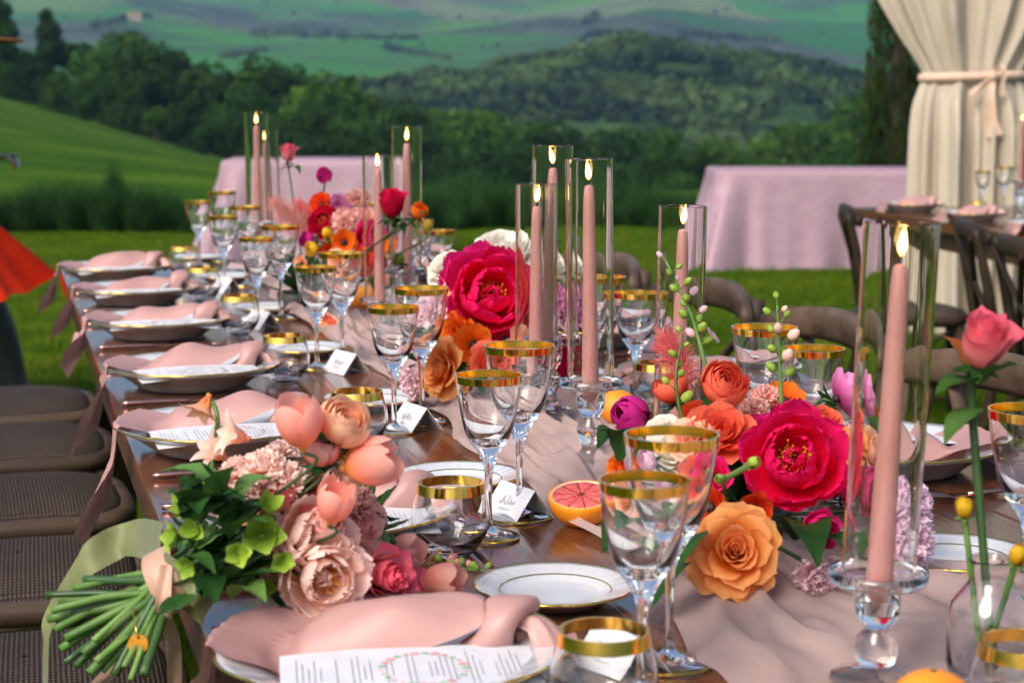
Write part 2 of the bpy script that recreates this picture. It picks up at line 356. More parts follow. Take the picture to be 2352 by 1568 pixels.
def strip_pts(r, n):
    o = []
    for (x0, x1, y0, y1, c) in STRIPS:
        for i in range(c):
            t = r.random(); p = ray_ground(x0 + (x1 - x0) * t, y0 + (y1 - y0) * t + r.normal(0, 2.2))
            if p is not None: o.append((p, r.uniform(1.2, 2.6) * p[1] / 1000))
    for i in range(70):
        p = ray_ground(r.uniform(0, 1990), r.uniform(5, 165))
        if p is not None: o.append((p, r.uniform(.7, 1.6) * p[1] / 1000))
    return o
v, f = bushes(0, strip_pts, 2, 6)
link('hedgerow_scrub', mesh('hedgerow_scrub', v, f, hm, False), label='dark hedgerows and copses scattered over the far green hills', cat='hedgerow', kind='stuff')

# farmhouse on the far slope
hp = ray_ground(308, 46); hs = hp[1] / F
fh = empty('farmhouse', hp, R(20), label='small pale farmhouse with a brown tiled roof on the far hillside', cat='house')
b = MB().box((-14 * hs, -7 * hs, -6 * hs), (14 * hs, 7 * hs, 9 * hs)); b.build('wall', pm('farm_plaster', (.42, .30, .24), .9, col2=(.5, .38, .3), scale=.4), fh, False)
V = np.array([[-16, -9, 8.6], [16, -9, 8.6], [16, 9, 8.6], [-16, 9, 8.6], [-15, 0, 15], [15, 0, 15]]) * hs
link('roof', mesh('roof', V, [[0, 1, 5, 4], [2, 3, 4, 5], [0, 4, 3], [1, 2, 5], [3, 2, 1, 0]], pm('roof_tile', (.22, .11, .07), .9, col2=(.3, .17, .11), scale=1), False), fh)
for i in (-8, 0, 8):
    MB().box(((i - 1.4) * hs, -7.25 * hs, 2 * hs), ((i + 1.4) * hs, -6.9 * hs, 5.5 * hs)).build('window', pm('dark_window', (.03, .03, .035), .2), fh, False)

# tall tussock shrubs at the end of the lawn
def tussock(seed, h, wd, n=2200):
    r = np.random.default_rng(seed); a = r.uniform(0, 6.28, n); q = wd * .5 * np.sqrt(r.random(n)); x = q * np.cos(a); y = q * np.sin(a)
    lx = r.normal(0, .16, n) + x * .35; ly = r.normal(0, .16, n) + y * .35; hh = h * r.uniform(.35, 1.0, n) * (1.05 - .55 * (q / (wd * .5)) ** 2); wv = .012
    z0 = r.uniform(0, .35, n) * hh
    c, s = np.cos(a * 3) * wv, np.sin(a * 3) * wv
    V = np.stack([np.stack([x + lx * z0 / h - c, y + ly * z0 / h - s, z0], 1), np.stack([x + lx * z0 / h + c, y + ly * z0 / h + s, z0], 1), np.stack([x + lx * hh / h * 1.2, y + ly * hh / h * 1.2, hh], 1)], 1)
    return mesh('foliage', V.reshape(-1, 3), np.arange(3 * n).reshape(n, 3), leafmat('tussock_leaf', (.012, .042, .012), (.032, .085, .02), .25, 3), False)
tus = [tussock(31 + i, 1, 1.5) for i in range(4)]
bst = MB()
for i in range(9): bst.add(*tube([(0, 0, -.05), (random.uniform(-.2, .2), random.uniform(-.2, .2), .5)], [.012, .006], 5))
stm = bst.me('stem', bark)
TS = [(40, 430, 19.0, 'leftmost tussock shrub, at the left edge behind the lawn'), (130, 395, 19.6, 'second tussock shrub from the left behind the lawn'), (215, 400, 19.2, 'third tussock shrub from the left, its tip the highest'), (265, 352, 20.4, 'spiky tussock shrub poking up behind the left lawn shrubs'), (305, 405, 19.0, 'fifth tussock shrub from the left behind the lawn'), (370, 425, 19.4, 'tussock shrub just left of the farthest wine glasses'), (430, 470, 19.0, 'low tussock shrub behind the farthest wine glasses on the left'),
      (990, 400, 19.5, 'tussock shrub right beside the left pink-clothed table'), (1070, 380, 21.0, 'tussock shrub behind the white roses'), (1150, 395, 20.0, 'tussock shrub between the white roses and the short candle'), (1240, 400, 20.6, 'tussock shrub behind the three tallest mid candles'), (1330, 410, 20.0, 'tussock shrub just right of the mid candle cluster'), (1430, 395, 20.8, 'tussock shrub left of the lone mid right candle'), (1520, 415, 20.0, 'tussock shrub behind the lone mid right candle'), (1590, 430, 20.4, 'tussock shrub touching the right pink-clothed table'), (920, 420, 20.5, 'tussock shrub hidden partly by the red rose')]
for i, (px, top, d, lb) in enumerate(TS):
    x = (px - 1176) / F * d; z0 = float(height(np.array([x]), np.array([d]))[0]); s = (CAMZ - (top - 205) / F * d - z0) * 1.1
    o = empty('tussock_shrub', (x, d, z0 - .02), random.random() * 6, label=lb, cat='shrub', group='tussock shrubs at the end of the lawn'); o.scale = (max(.55, s), max(.55, s), s)
    if i == 3: o.scale = (.16, .16, s)
    link('foliage', tus[i % 4], o); link('stem', stm, o)

# cypress beside the curtain
def cypress():
    V = []; r = np.random.default_rng(3); n = 9000
    z = r.uniform(-0.05, 7, n); rad = .78 * np.clip((7.4 - z) / 3.4, 0, 1) ** .5 * (.92 + .06 * np.sin(z * 2.1)) * r.uniform(.6, 1.05, n); a = r.uniform(0, 6.28, n)
    c = np.stack([rad * np.cos(a), rad * np.sin(a), z], 1); up = np.stack([np.cos(a) * .35, np.sin(a) * .35, np.ones(n)], 1) + r.normal(0, .2, (n, 3)); t = np.cross(up, r.normal(size=(n, 3))); t /= np.linalg.norm(t, axis=1)[:, None]
    s = r.uniform(.08, .2, n)[:, None]
    V = np.stack([c - t * s * .2, c + t * s * .2, c + up * s], 1).reshape(-1, 3)
    return mesh('crown', V, np.arange(3 * n).reshape(n, 3), leafmat('cypress_leaf', (.010, .022, .006), (.035, .05, .012), .15, 2), False)
cx, cd = (2062 - 1176) / F * 19, 19.
co = empty('cypress_tree', (cx, cd, float(height(np.array([cx]), np.array([cd]))[0])), label='dark columnar cypress rising behind the tied white curtain', cat='tree'); co.scale = (.50, .50, 1)
link('crown', cypress(), co); bt = MB(); bt.add(*tube([(0, 0, -.2), (0, 0, 6)], [.3, .05], 9)); bt.build('trunk', bark, co)

# the air between here and the hills
hz = bpy.data.materials.new('haze_air'); hz.use_nodes = True; hn = hz.node_tree; hn.nodes.remove(hn.nodes['Principled BSDF'])
pv = N(hn, 'ShaderNodeVolumePrincipled'); pv.inputs['Color'].default_value = (.36, .62, 1.0, 1); pv.inputs['Density'].default_value = .00021; pv.inputs['Anisotropy'].default_value = .1
hn.links.new(pv.outputs[0], hn.nodes['Material Output'].inputs['Volume'])
b = MB().box((-3400, -3400, float(gz.min()) - 1.5), (3400, 3400, float(gz.max()) + 12)); b.build('haze', hz, None, False, kind='stuff', label='thin blue air haze over the valley and hills', cat='haze')
# ============================================================ SHARED MATERIALS FOR THE TABLES
GLASS = glassmat(); CRYSTAL = glassmat('crystal', 1.52)
GOLD = pm('polished_gold', (.97, .62, .13), .15, 1.0, col2=(.88, .52, .09), scale=30)
PORC = pm('white_porcelain', (.62, .62, .63), .12, coat=.4, col2=(.56, .57, .59), scale=5)
PAPER = pm('white_card', (.66, .66, .69), .8, col2=(.60, .60, .64), scale=40)
INK = pm('grey_ink', (.2, .2, .22), .8, col2=(.3, .3, .32), scale=50)
ROSEG = pm('rose_gold', (.62, .33, .26), .22, 1.0, col2=(.5, .25, .2), scale=20)
def wood(name, c1, c2, rough, axis=1, coat=.0, bump=.25, sc_=1.0, spec=.5):
    st = [26 * sc_, 26 * sc_, 26 * sc_]; st[axis] = 1.6 * sc_
    return pm(name, c1, rough, col2=c2, scale=1.0, detail=9, stretch=st, bump=bump, bscale=5, coat=coat, rnd=.22, spec=spec, low=.3, high=.7, bdist=.004)
TABLEW = wood('varnished_walnut', (.032, .010, .004), (.15, .05, .018), .18, coat=.35, bump=.35)
EDGEW = wood('table_frame_wood', (.03, .012, .006), (.08, .035, .018), .4)
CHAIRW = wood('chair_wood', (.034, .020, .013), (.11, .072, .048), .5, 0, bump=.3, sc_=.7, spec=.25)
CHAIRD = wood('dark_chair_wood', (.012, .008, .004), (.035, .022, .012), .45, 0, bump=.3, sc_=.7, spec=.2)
def satin(name, c1, c2, rough=.38, metal=.3, bump=.35):
    return pm(name, c1, rough, metal, col2=c2, scale=14, transl=.14, bump=bump, bscale=34, spec=.3, stretch=(.45, 1.6, 1.0), bdist=.004)
SATIN = satin('dusty_pink_satin', lin('#BE908B'), lin('#C89C96'), .5, .12, .25)
LINEN = satin('mauve_pink_linen', lin('#A88A98'), lin('#B295A2'), .6, .1, .1)

# ============================================================ MAIN TABLE
TW = 1.05; V0, V1 = -1.75, 2.78
tab = empty('dining_table', T((TW) / 2, .5, 0), TA, label='long dark varnished wooden dining table set with pink napkins and flowers', cat='table')
NPL = 7; pw = TW / NPL
for i in range(NPL):
    u0 = -TW / 2 + i * pw; b = MB(); dz = random.uniform(-.0006, .0006); e = .0035
    V = []; 
    L0, L1 = V0 - .5, V1 - .5
    for (y) in (L0, L1):
        for (x, z) in ((u0 + .0015, TZ - .04), (u0 + pw - .0015, TZ - .04), (u0 + pw - .0015, TZ - e + dz), (u0 + pw - e, TZ + dz), (u0 + e, TZ + dz), (u0 + .0015, TZ - e + dz)): V.append((x, y, z))
    b.add(V, [[k, (k + 1) % 6, (k + 1) % 6 + 6, k + 6] for k in range(6)] + [[5, 4, 3, 2, 1, 0], [6, 7, 8, 9, 10, 11]])
    b.build('plank', TABLEW, tab, False)
b = MB().box((-TW / 2 + .05, V0 - .5 + .08, TZ - .12), (TW / 2 - .05, V1 - .5 - .08, TZ - .0415)); b.build('apron', EDGEW, tab, False)
for x in (-.4, .4):
    for y in (V0 - .3, V1 - .7): MB().box((x - .045, y - .045, 0), (x + .045, y + .045, TZ - .121)).build('leg', EDGEW, tab, False)

# ============================================================ CROSS-BACK CHAIRS
SEATM = pm('woven_rush', (.13, .085, .065), .75, col2=(.075, .05, .04), scale=60, stretch=(1, 3, 1))
def weave_mat():
    m = bpy.data.materials.new('woven_seat'); m.use_nodes = True; nt = m.node_tree; L = nt.links.new; b = nt.nodes['Principled BSDF']; b.inputs['Roughness'].default_value = .7; b.inputs['Specular IOR Level'].default_value = .2
    tc = N(nt, 'ShaderNodeTexCoord'); h = []
    for ax, s in (('X', 150), ('Y', 110)):
        wv = N(nt, 'ShaderNodeTexWave', bands_direction=ax); wv.inputs['Scale'].default_value = s / 6.28 * 2; wv.inputs['Distortion'].default_value = 1.2; wv.inputs['Detail Scale'].default_value = 3; L(tc.outputs['Object'], wv.inputs[0]); h.append(wv.outputs['Fac'])
    mu = N(nt, 'ShaderNodeMath', operation='MULTIPLY'); L(h[0], mu.inputs[0]); L(h[1], mu.inputs[1])
    nz = N(nt, 'ShaderNodeTexNoise'); nz.inputs['Scale'].default_value = 9; L(tc.outputs['Object'], nz.inputs[0])
    cr = N(nt, 'ShaderNodeValToRGB'); cr.color_ramp.elements[0].color = (.04, .028, .022, 1); cr.color_ramp.elements[1].color = (.25, .18, .145, 1); L(mu.outputs[0], cr.inputs[0])
    mx = N(nt, 'ShaderNodeMix', data_type='RGBA', blend_type='MULTIPLY'); mx.inputs[0].default_value = .5; L(cr.outputs[0], mx.inputs[6]); L(nz.outputs[0], mx.inputs[7]); L(mx.outputs[2], b.inputs['Base Color'])
    bp = N(nt, 'ShaderNodeBump'); bp.inputs['Strength'].default_value = .7; bp.inputs['Distance'].default_value = .003; L(mu.outputs[0], bp.inputs['Height']); L(bp.outputs[0], b.inputs['Normal'])
    return m
WEAVE = weave_mat()
def make_chair(wd, name='cross_back_chair'):
    """faces +x; seat centre over the origin, back at -x"""
    o = empty(name, (0, 0, 0))
    def se(r, z, n=36):
        th = np.linspace(0, 2 * np.pi, n, endpoint=False); c, s = np.cos(th), np.sin(th); e = .62
        return np.stack([np.sign(c) * np.abs(c) ** e * .205 * r, np.sign(s) * np.abs(s) ** e * (.215 + .015 * c) * r, np.full(n, z)], 1)
    prof = [(.86, .425), (.97, .428), (1.02, .440), (1.03, .452), (1.0, .463), (.92, .466), (.90, .462)]
    V = np.vstack([se(r, z) for r, z in prof]); link('seat_frame', mesh('seat_frame', V, gridf(36, len(prof), True), wd), o)
    prof = [(.905, .455), (.90, .464), (.84, .474), (.6, .486), (.3, .492), (.02, .493)]
    V = np.vstack([se(r, z) for r, z in prof]); f = gridf(36, len(prof), True); link('seat', mesh('seat', V, f, WEAVE), o)
    for s in (-1, 1):
        b = MB(); b.add(*tube([(.165, s * .17, .43), (.175, s * .18, .2), (.185, s * .188, 0)], [.019, .017, .013], 10)); b.build('leg', wd, o)
        path = spline([(-.235, s * .19, 0), (-.19, s * .185, .25), (-.175, s * .185, .45), (-.205, s * .195, .65), (-.25, s * .19, .845)], 6)
        b = MB(); b.add(*tube(path, [.015 + .004 * math.sin(i / 24 * 3.14) for i in range(len(path))], 10)); b.build('leg', wd, o)
    # curved top rail, deep board bowed backwards
    n = 22; V = []
    for i in range(n):
        t = -1 + 2 * i / (n - 1); y = t * .232; xb = -.262 + .055 * t * t - .0; hh = .029 * (1 - .35 * abs(t) ** 4); zc = .835 - .02 * t * t
        for (dx, dz) in ((-.011, -1), (.006, -1.0), (.012, -.6), (.012, .6), (.006, 1), (-.007, 1), (-.013, .6), (-.014, -.6)): V.append((xb + dx, y, zc + dz * hh))
    f = gridf(8, n, True); f += [list(range(8))[::-1], [(n - 1) * 8 + k for k in range(8)]]
    link('top_rail', mesh('top_rail', V, f, wd), o)
    for s in (-1, 1):
        path = spline([(-.165, s * .165, .47), (-.20, s * .06, .60), (-.235, -s * .07, .72), (-.262, -s * .165, .815)], 6)
        b = MB(); b.add(*tube(path, .011, 8, flat=.6)); b.build('cross_brace', wd, o)
        b = MB(); b.add(*tube(spline([(-.17, s * .185, .40), (-.04, s * .192, .33), (.15, s * .175, .42)], 5), .008, 6)); b.build('side_brace', wd, o)
    for x, y in ((.18, .18), (-.215, .185)):
        b = MB(); b.add(*tube([(x, -y, .2), (x, y, .2)], .009, 6)); b.build('stretcher', wd, o)
    for s in (-1, 1):
        b = MB(); b.add(*tube([(.18, s * .18, .16), (-.21, s * .187, .16)], .009, 6)); b.build('stretcher', wd, o)
    return o
def place(proto, loc, rz, first, **k):
    o = proto if first else copy_tree(proto)
    o.location = loc; o.rotation_euler = (0, 0, rz); return tag(o, **k)
ch = make_chair(CHAIRW); ch2 = None
ORD = ['nearest', 'second nearest', 'third nearest', 'fourth nearest', 'fifth nearest', 'sixth nearest', 'farthest']
LCH = [2.44, 1.90, 1.34, .80, .235, -.34]
for i, v in enumerate(LCH[::-1]):
    place(ch, T(-.135 + random.uniform(-.01, .01), v, 0), TA + random.uniform(-.04, .04), i == 0, label='woven-seat brown wooden chair, %s of the row along the left table edge' % (['nearest', 'second from the camera', 'third from the camera', 'fourth from the camera', 'fifth from the camera', 'farthest'][i]), cat='chair', group='chairs at the long table')
for i, (v, a) in enumerate([(-.48, 0), (.12, .05), (.70, -.06), (1.22, .03), (1.83, -.03), (2.40, .02)]):
    place(ch, T(.985, v, -.012), TA + math.pi + a, False, label='brown cross-back chair, %s of the row behind the right table edge' % (['nearest', 'second from the camera', 'third from the camera', 'fourth from the camera', 'fifth from the camera', 'farthest'][i]), cat='chair', group='chairs at the long table')

# ============================================================ TABLE WARE (built once, then copied)
def closed(prof, seg=44): return lathe(prof, seg, close='sharp')
def wine_glass(h, r, name):
    o = empty(name, (0, 0, 0)); t = .0011; rf = r * .93
    zb = h * .50                                             # bottom of the bowl
    out = [(.0003, 0), (rf * .97, 0), (rf, .0012), (rf * .98, .0022), (rf * .6, .0048), (.008, .0085), (.0042, .014), (.0034, .03), (.0034, zb * .55), (.0042, zb * .82), (.0075, zb * .95), (r * .36, zb + h * .035), (r * .57, zb + h * .09), (r * .74, zb + h * .17), (r * .85, zb + h * .27), (r * .94, zb + h * .38), (r * .9985, h - .0012), (r, h - .0003), (r - t * .3, h)]
    inn = [(r - t * .7, h), (r - t, h - .0003), (r * .9985 - t, h - .0012), (r * .94 - t, zb + h * .38), (r * .85 - t * 1.3, zb + h * .27), (r * .73 - t * 1.6, zb + h * .18), (r * .52 - t * 2, zb + h * .115), (r * .28, zb + h * .082), (.0003, zb + h * .072)]
    V, f = lathe(out + inn, 48)
    n = len(out) + len(inn); f.append([k for k in range(48)][::-1]); f.append([(n - 1) * 48 + k for k in range(48)])
    link('bowl_and_stem', mesh('wine_glass', V, f, GLASS), o)
    z0 = h - .0074; ro = r - (h - z0) * (r * .05) / (h * .12); ro = r * .985
    V, f = closed([(ro + .0004, z0), (r + .0005, h + .0003), (r - t - .0005, h + .0003), (ro - t - .0006, z0)], 64); link('gold_band', mesh('gold_band', V, f, GOLD, True), o)
    V, f = closed([(rf - .0012, .0003), (rf + .0006, .0006), (rf + .0007, .0018), (rf - .0010, .0026)], 64); link('gold_foot_line', mesh('gold_foot_line', V, f, GOLD), o)
    return o
def tumbler():
    o = empty('tumbler', (0, 0, 0)); t = .0011; h = .074
    out = [(.0003, .0005), (.018, .0), (.021, .001), (.026, .006), (.034, .017), (.0392, .029), (.0402, .038), (.0388, .050), (.0357, .062), (.03325, h - .0012), (.0330, h - .0003), (.0330 - t * .3, h)]
    inn = [(.0330 - t * .7, h), (.0330 - t, h - .0003), (.03325 - t, h - .0012), (.0357 - t, .062), (.0388 - t, .050), (.0402 - t, .038), (.0392 - t, .029), (.033 - t, .019), (.024, .0115), (.012, .0085), (.0003, .008)]
    V, f = lathe(out + inn, 48); n = len(out) + len(inn); f.append(list(range(48))[::-1]); f.append([(n - 1) * 48 + k for k in range(48)])
    link('bowl', mesh('tumbler', V, f, GLASS), o)
    V, f = closed([(.0351, .0645), (.0333, h + .0004), (.0322 - t, h + .0004), (.0343 - t, .0645)], 64); link('gold_band', mesh('gold_band', V, f, GOLD), o)
    return o
def scallop(amp, k, n):
    return lambda th, i: 1 + amp * (np.abs(np.cos(th * k)) ** .7 - .5) * n[i]
def plate(rad, hgt, name, foot=.62, lobes=6, inner_line=False):
    o = empty(name, (0, 0, 0))
    out = [(.001, .003), (rad * foot - .01, .003), (rad * foot - .004, 0), (rad * foot, .0005), (rad * foot + .004, .004), (rad * .78, hgt * .5), (rad * .92, hgt * .82), (rad, hgt), (rad * .998, hgt + .0018)]
    inn = [(rad * .93, hgt * .90 + .002), (rad * .80, hgt * .74 + .002), (rad * .70, hgt * .60 + .002), (rad * .62, hgt * .30 + .003), (rad * .54, hgt * .2 + .003), (rad * .3, hgt * .17 + .003), (.001, hgt * .17 + .003)]
    P = out + inn; n = [0, 0, 0, 0, 0, .2, .7, 1, 1, .7, .35, .1, 0, 0, 0, 0]; md = scallop(.022, lobes, n); seg = 120
    # embossed ribs in the rim
    def mod(th, i): return md(th, i)
    V, f = lathe(P, seg, mod); V = V.copy()
    th = np.linspace(0, 2 * np.pi, seg, endpoint=False)
    for i in (9, 10): V[i * seg:(i + 1) * seg, 2] += .0006 * np.cos(th * lobes * 5) * (np.cos(th * lobes) > 0)
    link('dish', mesh(name, V, f, PORC), o)
    ring = [(rad * .996, hgt - .0001), (rad + .0007, hgt + .0004), (rad + .0006, hgt + .0015), (rad * .995, hgt + .0024), (rad * .988, hgt + .0018)]
    V, f = lathe(ring, seg, lambda th, i: scallop(.022, lobes, [1] * 5)(th, i)); link('gold_rim', mesh('gold_rim', V, f, GOLD), o)
    if inner_line:
        V, f = lathe([(rad * .685, hgt * .585 + .0026), (rad * .699, hgt * .605 + .0028)], 96); link('gold_line', mesh('gold_line', V, f, GOLD), o)
    return o
def knife():
    o = empty('knife', (0, 0, 0)); b = MB(); b.add(*tube(spline([(0, 0, .004), (.05, 0, .0045), (.10, 0, .004)], 6), [.003, .0038, .0042, .0042, .004, .0038, .0037, .0036, .0035, .0034, .0033, .0033, .003], 10)); b.build('handle', ROSEG, o)
    n = 12; V = []
    for i in range(n):
        t = i / (n - 1); x = .095 + .115 * t; w_ = .0095 * (1 - t ** 4) ** .5 + .001
        V += [(x, -.003, .0028), (x, -.003 + w_, .0025), (x, -.003 + w_, .0033), (x, -.003, .0044)]
    link('blade', mesh('blade', V, gridf(4, n, True) + [[0, 1, 2, 3], [n * 4 - 1, n * 4 - 2, n * 4 - 3, n * 4 - 4]], ROSEG), o); return o
def fork():
    o = empty('fork', (0, 0, 0)); b = MB(); b.add(*tube(spline([(0, 0, .003), (.07, 0, .006), (.135, 0, .004)], 6), [.0022 + .0012 * math.cos(i / 4) ** 2 for i in range(13)], 8)); b.build('handle', ROSEG, o)
    V = [(.132, -.0022, .003), (.132, .0022, .003), (.145, .0095, .0022), (.160, .0105, .003), (.160, -.0105, .003), (.145, -.0095, .0022)]; V2 = [(x, y, z + .0014) for x, y, z in V]
    link('head', mesh('head', V + V2, [[5, 4, 3, 2, 1, 0], [6, 7, 8, 9, 10, 11]] + [[k, (k + 1) % 6, (k + 1) % 6 + 6, k + 6] for k in range(6)], ROSEG, False), o)
    for y in (-.0088, -.003, .003, .0088):
        b = MB(); b.add(*tube([(.159, y, .0037), (.18, y, .006), (.195, y * .95, .0085)], [.0016, .0014, .0005], 6)); b.build('tine', ROSEG, o)
    return o
def place_card(seed):
    o = empty('place_card', (0, 0, 0)); r = random.Random(seed); w_, h_, s_ = .034, .034, .026
    for sgn in (-1, 1):
        V = [(-w_, sgn * s_, 0), (w_, sgn * s_, 0), (w_, 0, h_), (-w_, 0, h_)]; V += [(x, y - sgn * .0006, z - .0002) for x, y, z in V]
        link('card_face', mesh('card_face', V, [[0, 1, 2, 3], [7, 6, 5, 4], [0, 4, 5, 1], [2, 6, 7, 3], [1, 5, 6, 2], [0, 3, 7, 4]], PAPER, False), o)
    # hand lettering, a looping script line and a thin flourish
    b = MB(); pts = []; x = -.014
    while x < .012:
        t = .44 + r.uniform(-.05, .05); up = r.choice([.1, .12, .22, .28]); pts += [(x, t), (x + .0012, t + up * .7), (x + .0003, t + up * .4), (x + .0019, t - .01)]; x += .0026
    P = [(px_, -s_ * (1 - q) - .0009, h_ * q + .0003) for px_, q in pts]
    b.add(*tube(spline(P, 4), .00017, 4)); P = [(-.010 + .003 * k, -s_ * (1 - q) - .0009, h_ * q + .0003) for k, q in enumerate([.30, .26, .31, .25, .30, .27, .31, .28])]; b.add(*tube(spline(P, 4), .0003, 4))
    b.build('lettering', INK, o); return o
def menu_card(seed):
    o = empty('menu_card', (0, 0, 0)); r = random.Random(seed); L_, W_ = .098, .052
    nb = 14; V = []
    for i in range(nb):
        t = -1 + 2 * i / (nb - 1); zz = .004 * (1 - t * t)
        V += [(t * L_, -W_, zz), (t * L_, W_, zz), (t * L_, W_, zz - .0006), (t * L_, -W_, zz - .0006)]
    link('card', mesh('card', V, gridf(4, nb, True) + [[0, 1, 2, 3], [nb * 4 - 1, nb * 4 - 2, nb * 4 - 3, nb * 4 - 4]], PAPER, False), o)
    b = MB(); zt = lambda x: .004 * (1 - (x / L_) ** 2) + .0004
    x = -L_ + .012
    while x < L_ - .01:                                     # short columns of grey print across the card
        ln = r.choice([.03, .045, .06, .07]); c = r.uniform(-.004, .004); k = 0; y = c - ln / 2
        while y < c + ln / 2:
            q = r.uniform(.0015, .006); b.box((x, y, zt(x)), (x + .0007, min(y + q, c + ln / 2), zt(x) + .0002)); y += q + .0012
        x += r.choice([.0045, .0045, .0045, .012])
    b.build('print', INK, o, False)
    for i in range(26):                                      # painted wreath
        a = i / 26 * 6.28; cx_, cy_ = math.cos(a) * .032 + .01, math.sin(a) * .034; s = r.uniform(.0012, .003); th = np.linspace(0, 6.28, 7, endpoint=False)
        V = np.stack([cx_ + s * np.cos(th) * 1.5, cy_ + s * np.sin(th), np.full(7, zt(cx_) + .0001)], 1)
        link('painted_leaf', mesh('painted_leaf', V, [list(range(7))], pm('print_pink', lin('#E0A79C'), .8, col2=lin('#D98F86'), scale=90) if i % 3 else pm('print_green', lin('#9CC6A0'), .8, col2=lin('#7DB58C'), scale=90), False), o)
    return o
def drape(P, rest_xy, support, pin, steps=150, iters=7, bend=.25, fric=.6, seed=0):
    """small position-based cloth solver: P (nv, nu, 3) start, rest_xy (nv, nu, 2) pattern, support(x, y) -> height"""
    nv, nu = P.shape[:2]; idx = np.arange(nv * nu).reshape(nv, nu); X = P.reshape(-1, 3).copy(); U = rest_xy.reshape(-1, 2); Vv = np.zeros_like(X); G = []
    def grp(a, b, k):
        a = a.ravel(); b = b.ravel(); G.append((a, b, np.linalg.norm(U[a] - U[b], axis=1) + 1e-9, k))
    for o in (0, 1):
        grp(idx[:, o:-1:2], idx[:, o + 1::2][:, :idx[:, o:-1:2].shape[1]], 1); grp(idx[o:-1:2], idx[o + 1::2][:idx[o:-1:2].shape[0]], 1)
        grp(idx[o:-1:2, :-1], idx[o + 1::2, 1:][:idx[o:-1:2].shape[0]], .5); grp(idx[o:-1:2, 1:], idx[o + 1::2, :-1][:idx[o:-1:2].shape[0]], .5)
    for o in (0, 1, 2, 3):
        a = idx[:, o:-2:4]; grp(a, idx[:, o + 2::4][:, :a.shape[1]], bend); a = idx[o:-2:4]; grp(a, idx[o + 2::4][:a.shape[0]], bend)
    w_ = np.ones(len(X)); w_[pin] = 0; dt = .012
    for st in range(steps):
        Vv[:, 2] -= 26 * dt * w_; Vv *= .55; Y = X + Vv * dt * w_[:, None]
        for it in range(iters):
            for a, b, L0, k in G:
                d = Y[b] - Y[a]; l = np.sqrt((d * d).sum(1)) + 1e-9; c = (k * (l - L0) / l / np.maximum(w_[a] + w_[b], 1e-6))[:, None] * d; Y[a] += c * w_[a][:, None]; Y[b] -= c * w_[b][:, None]
            h_ = support(Y[:, 0], Y[:, 1]); m = (Y[:, 2] < h_) & (w_ > 0); Y[m, 2] = h_[m]
            if it == iters - 1: Y[m, :2] = X[m, :2] + (Y[m, :2] - X[m, :2]) * (1 - fric)
        Vv = (Y - X) / dt; X = Y
    return X.reshape(nv, nu, 3)
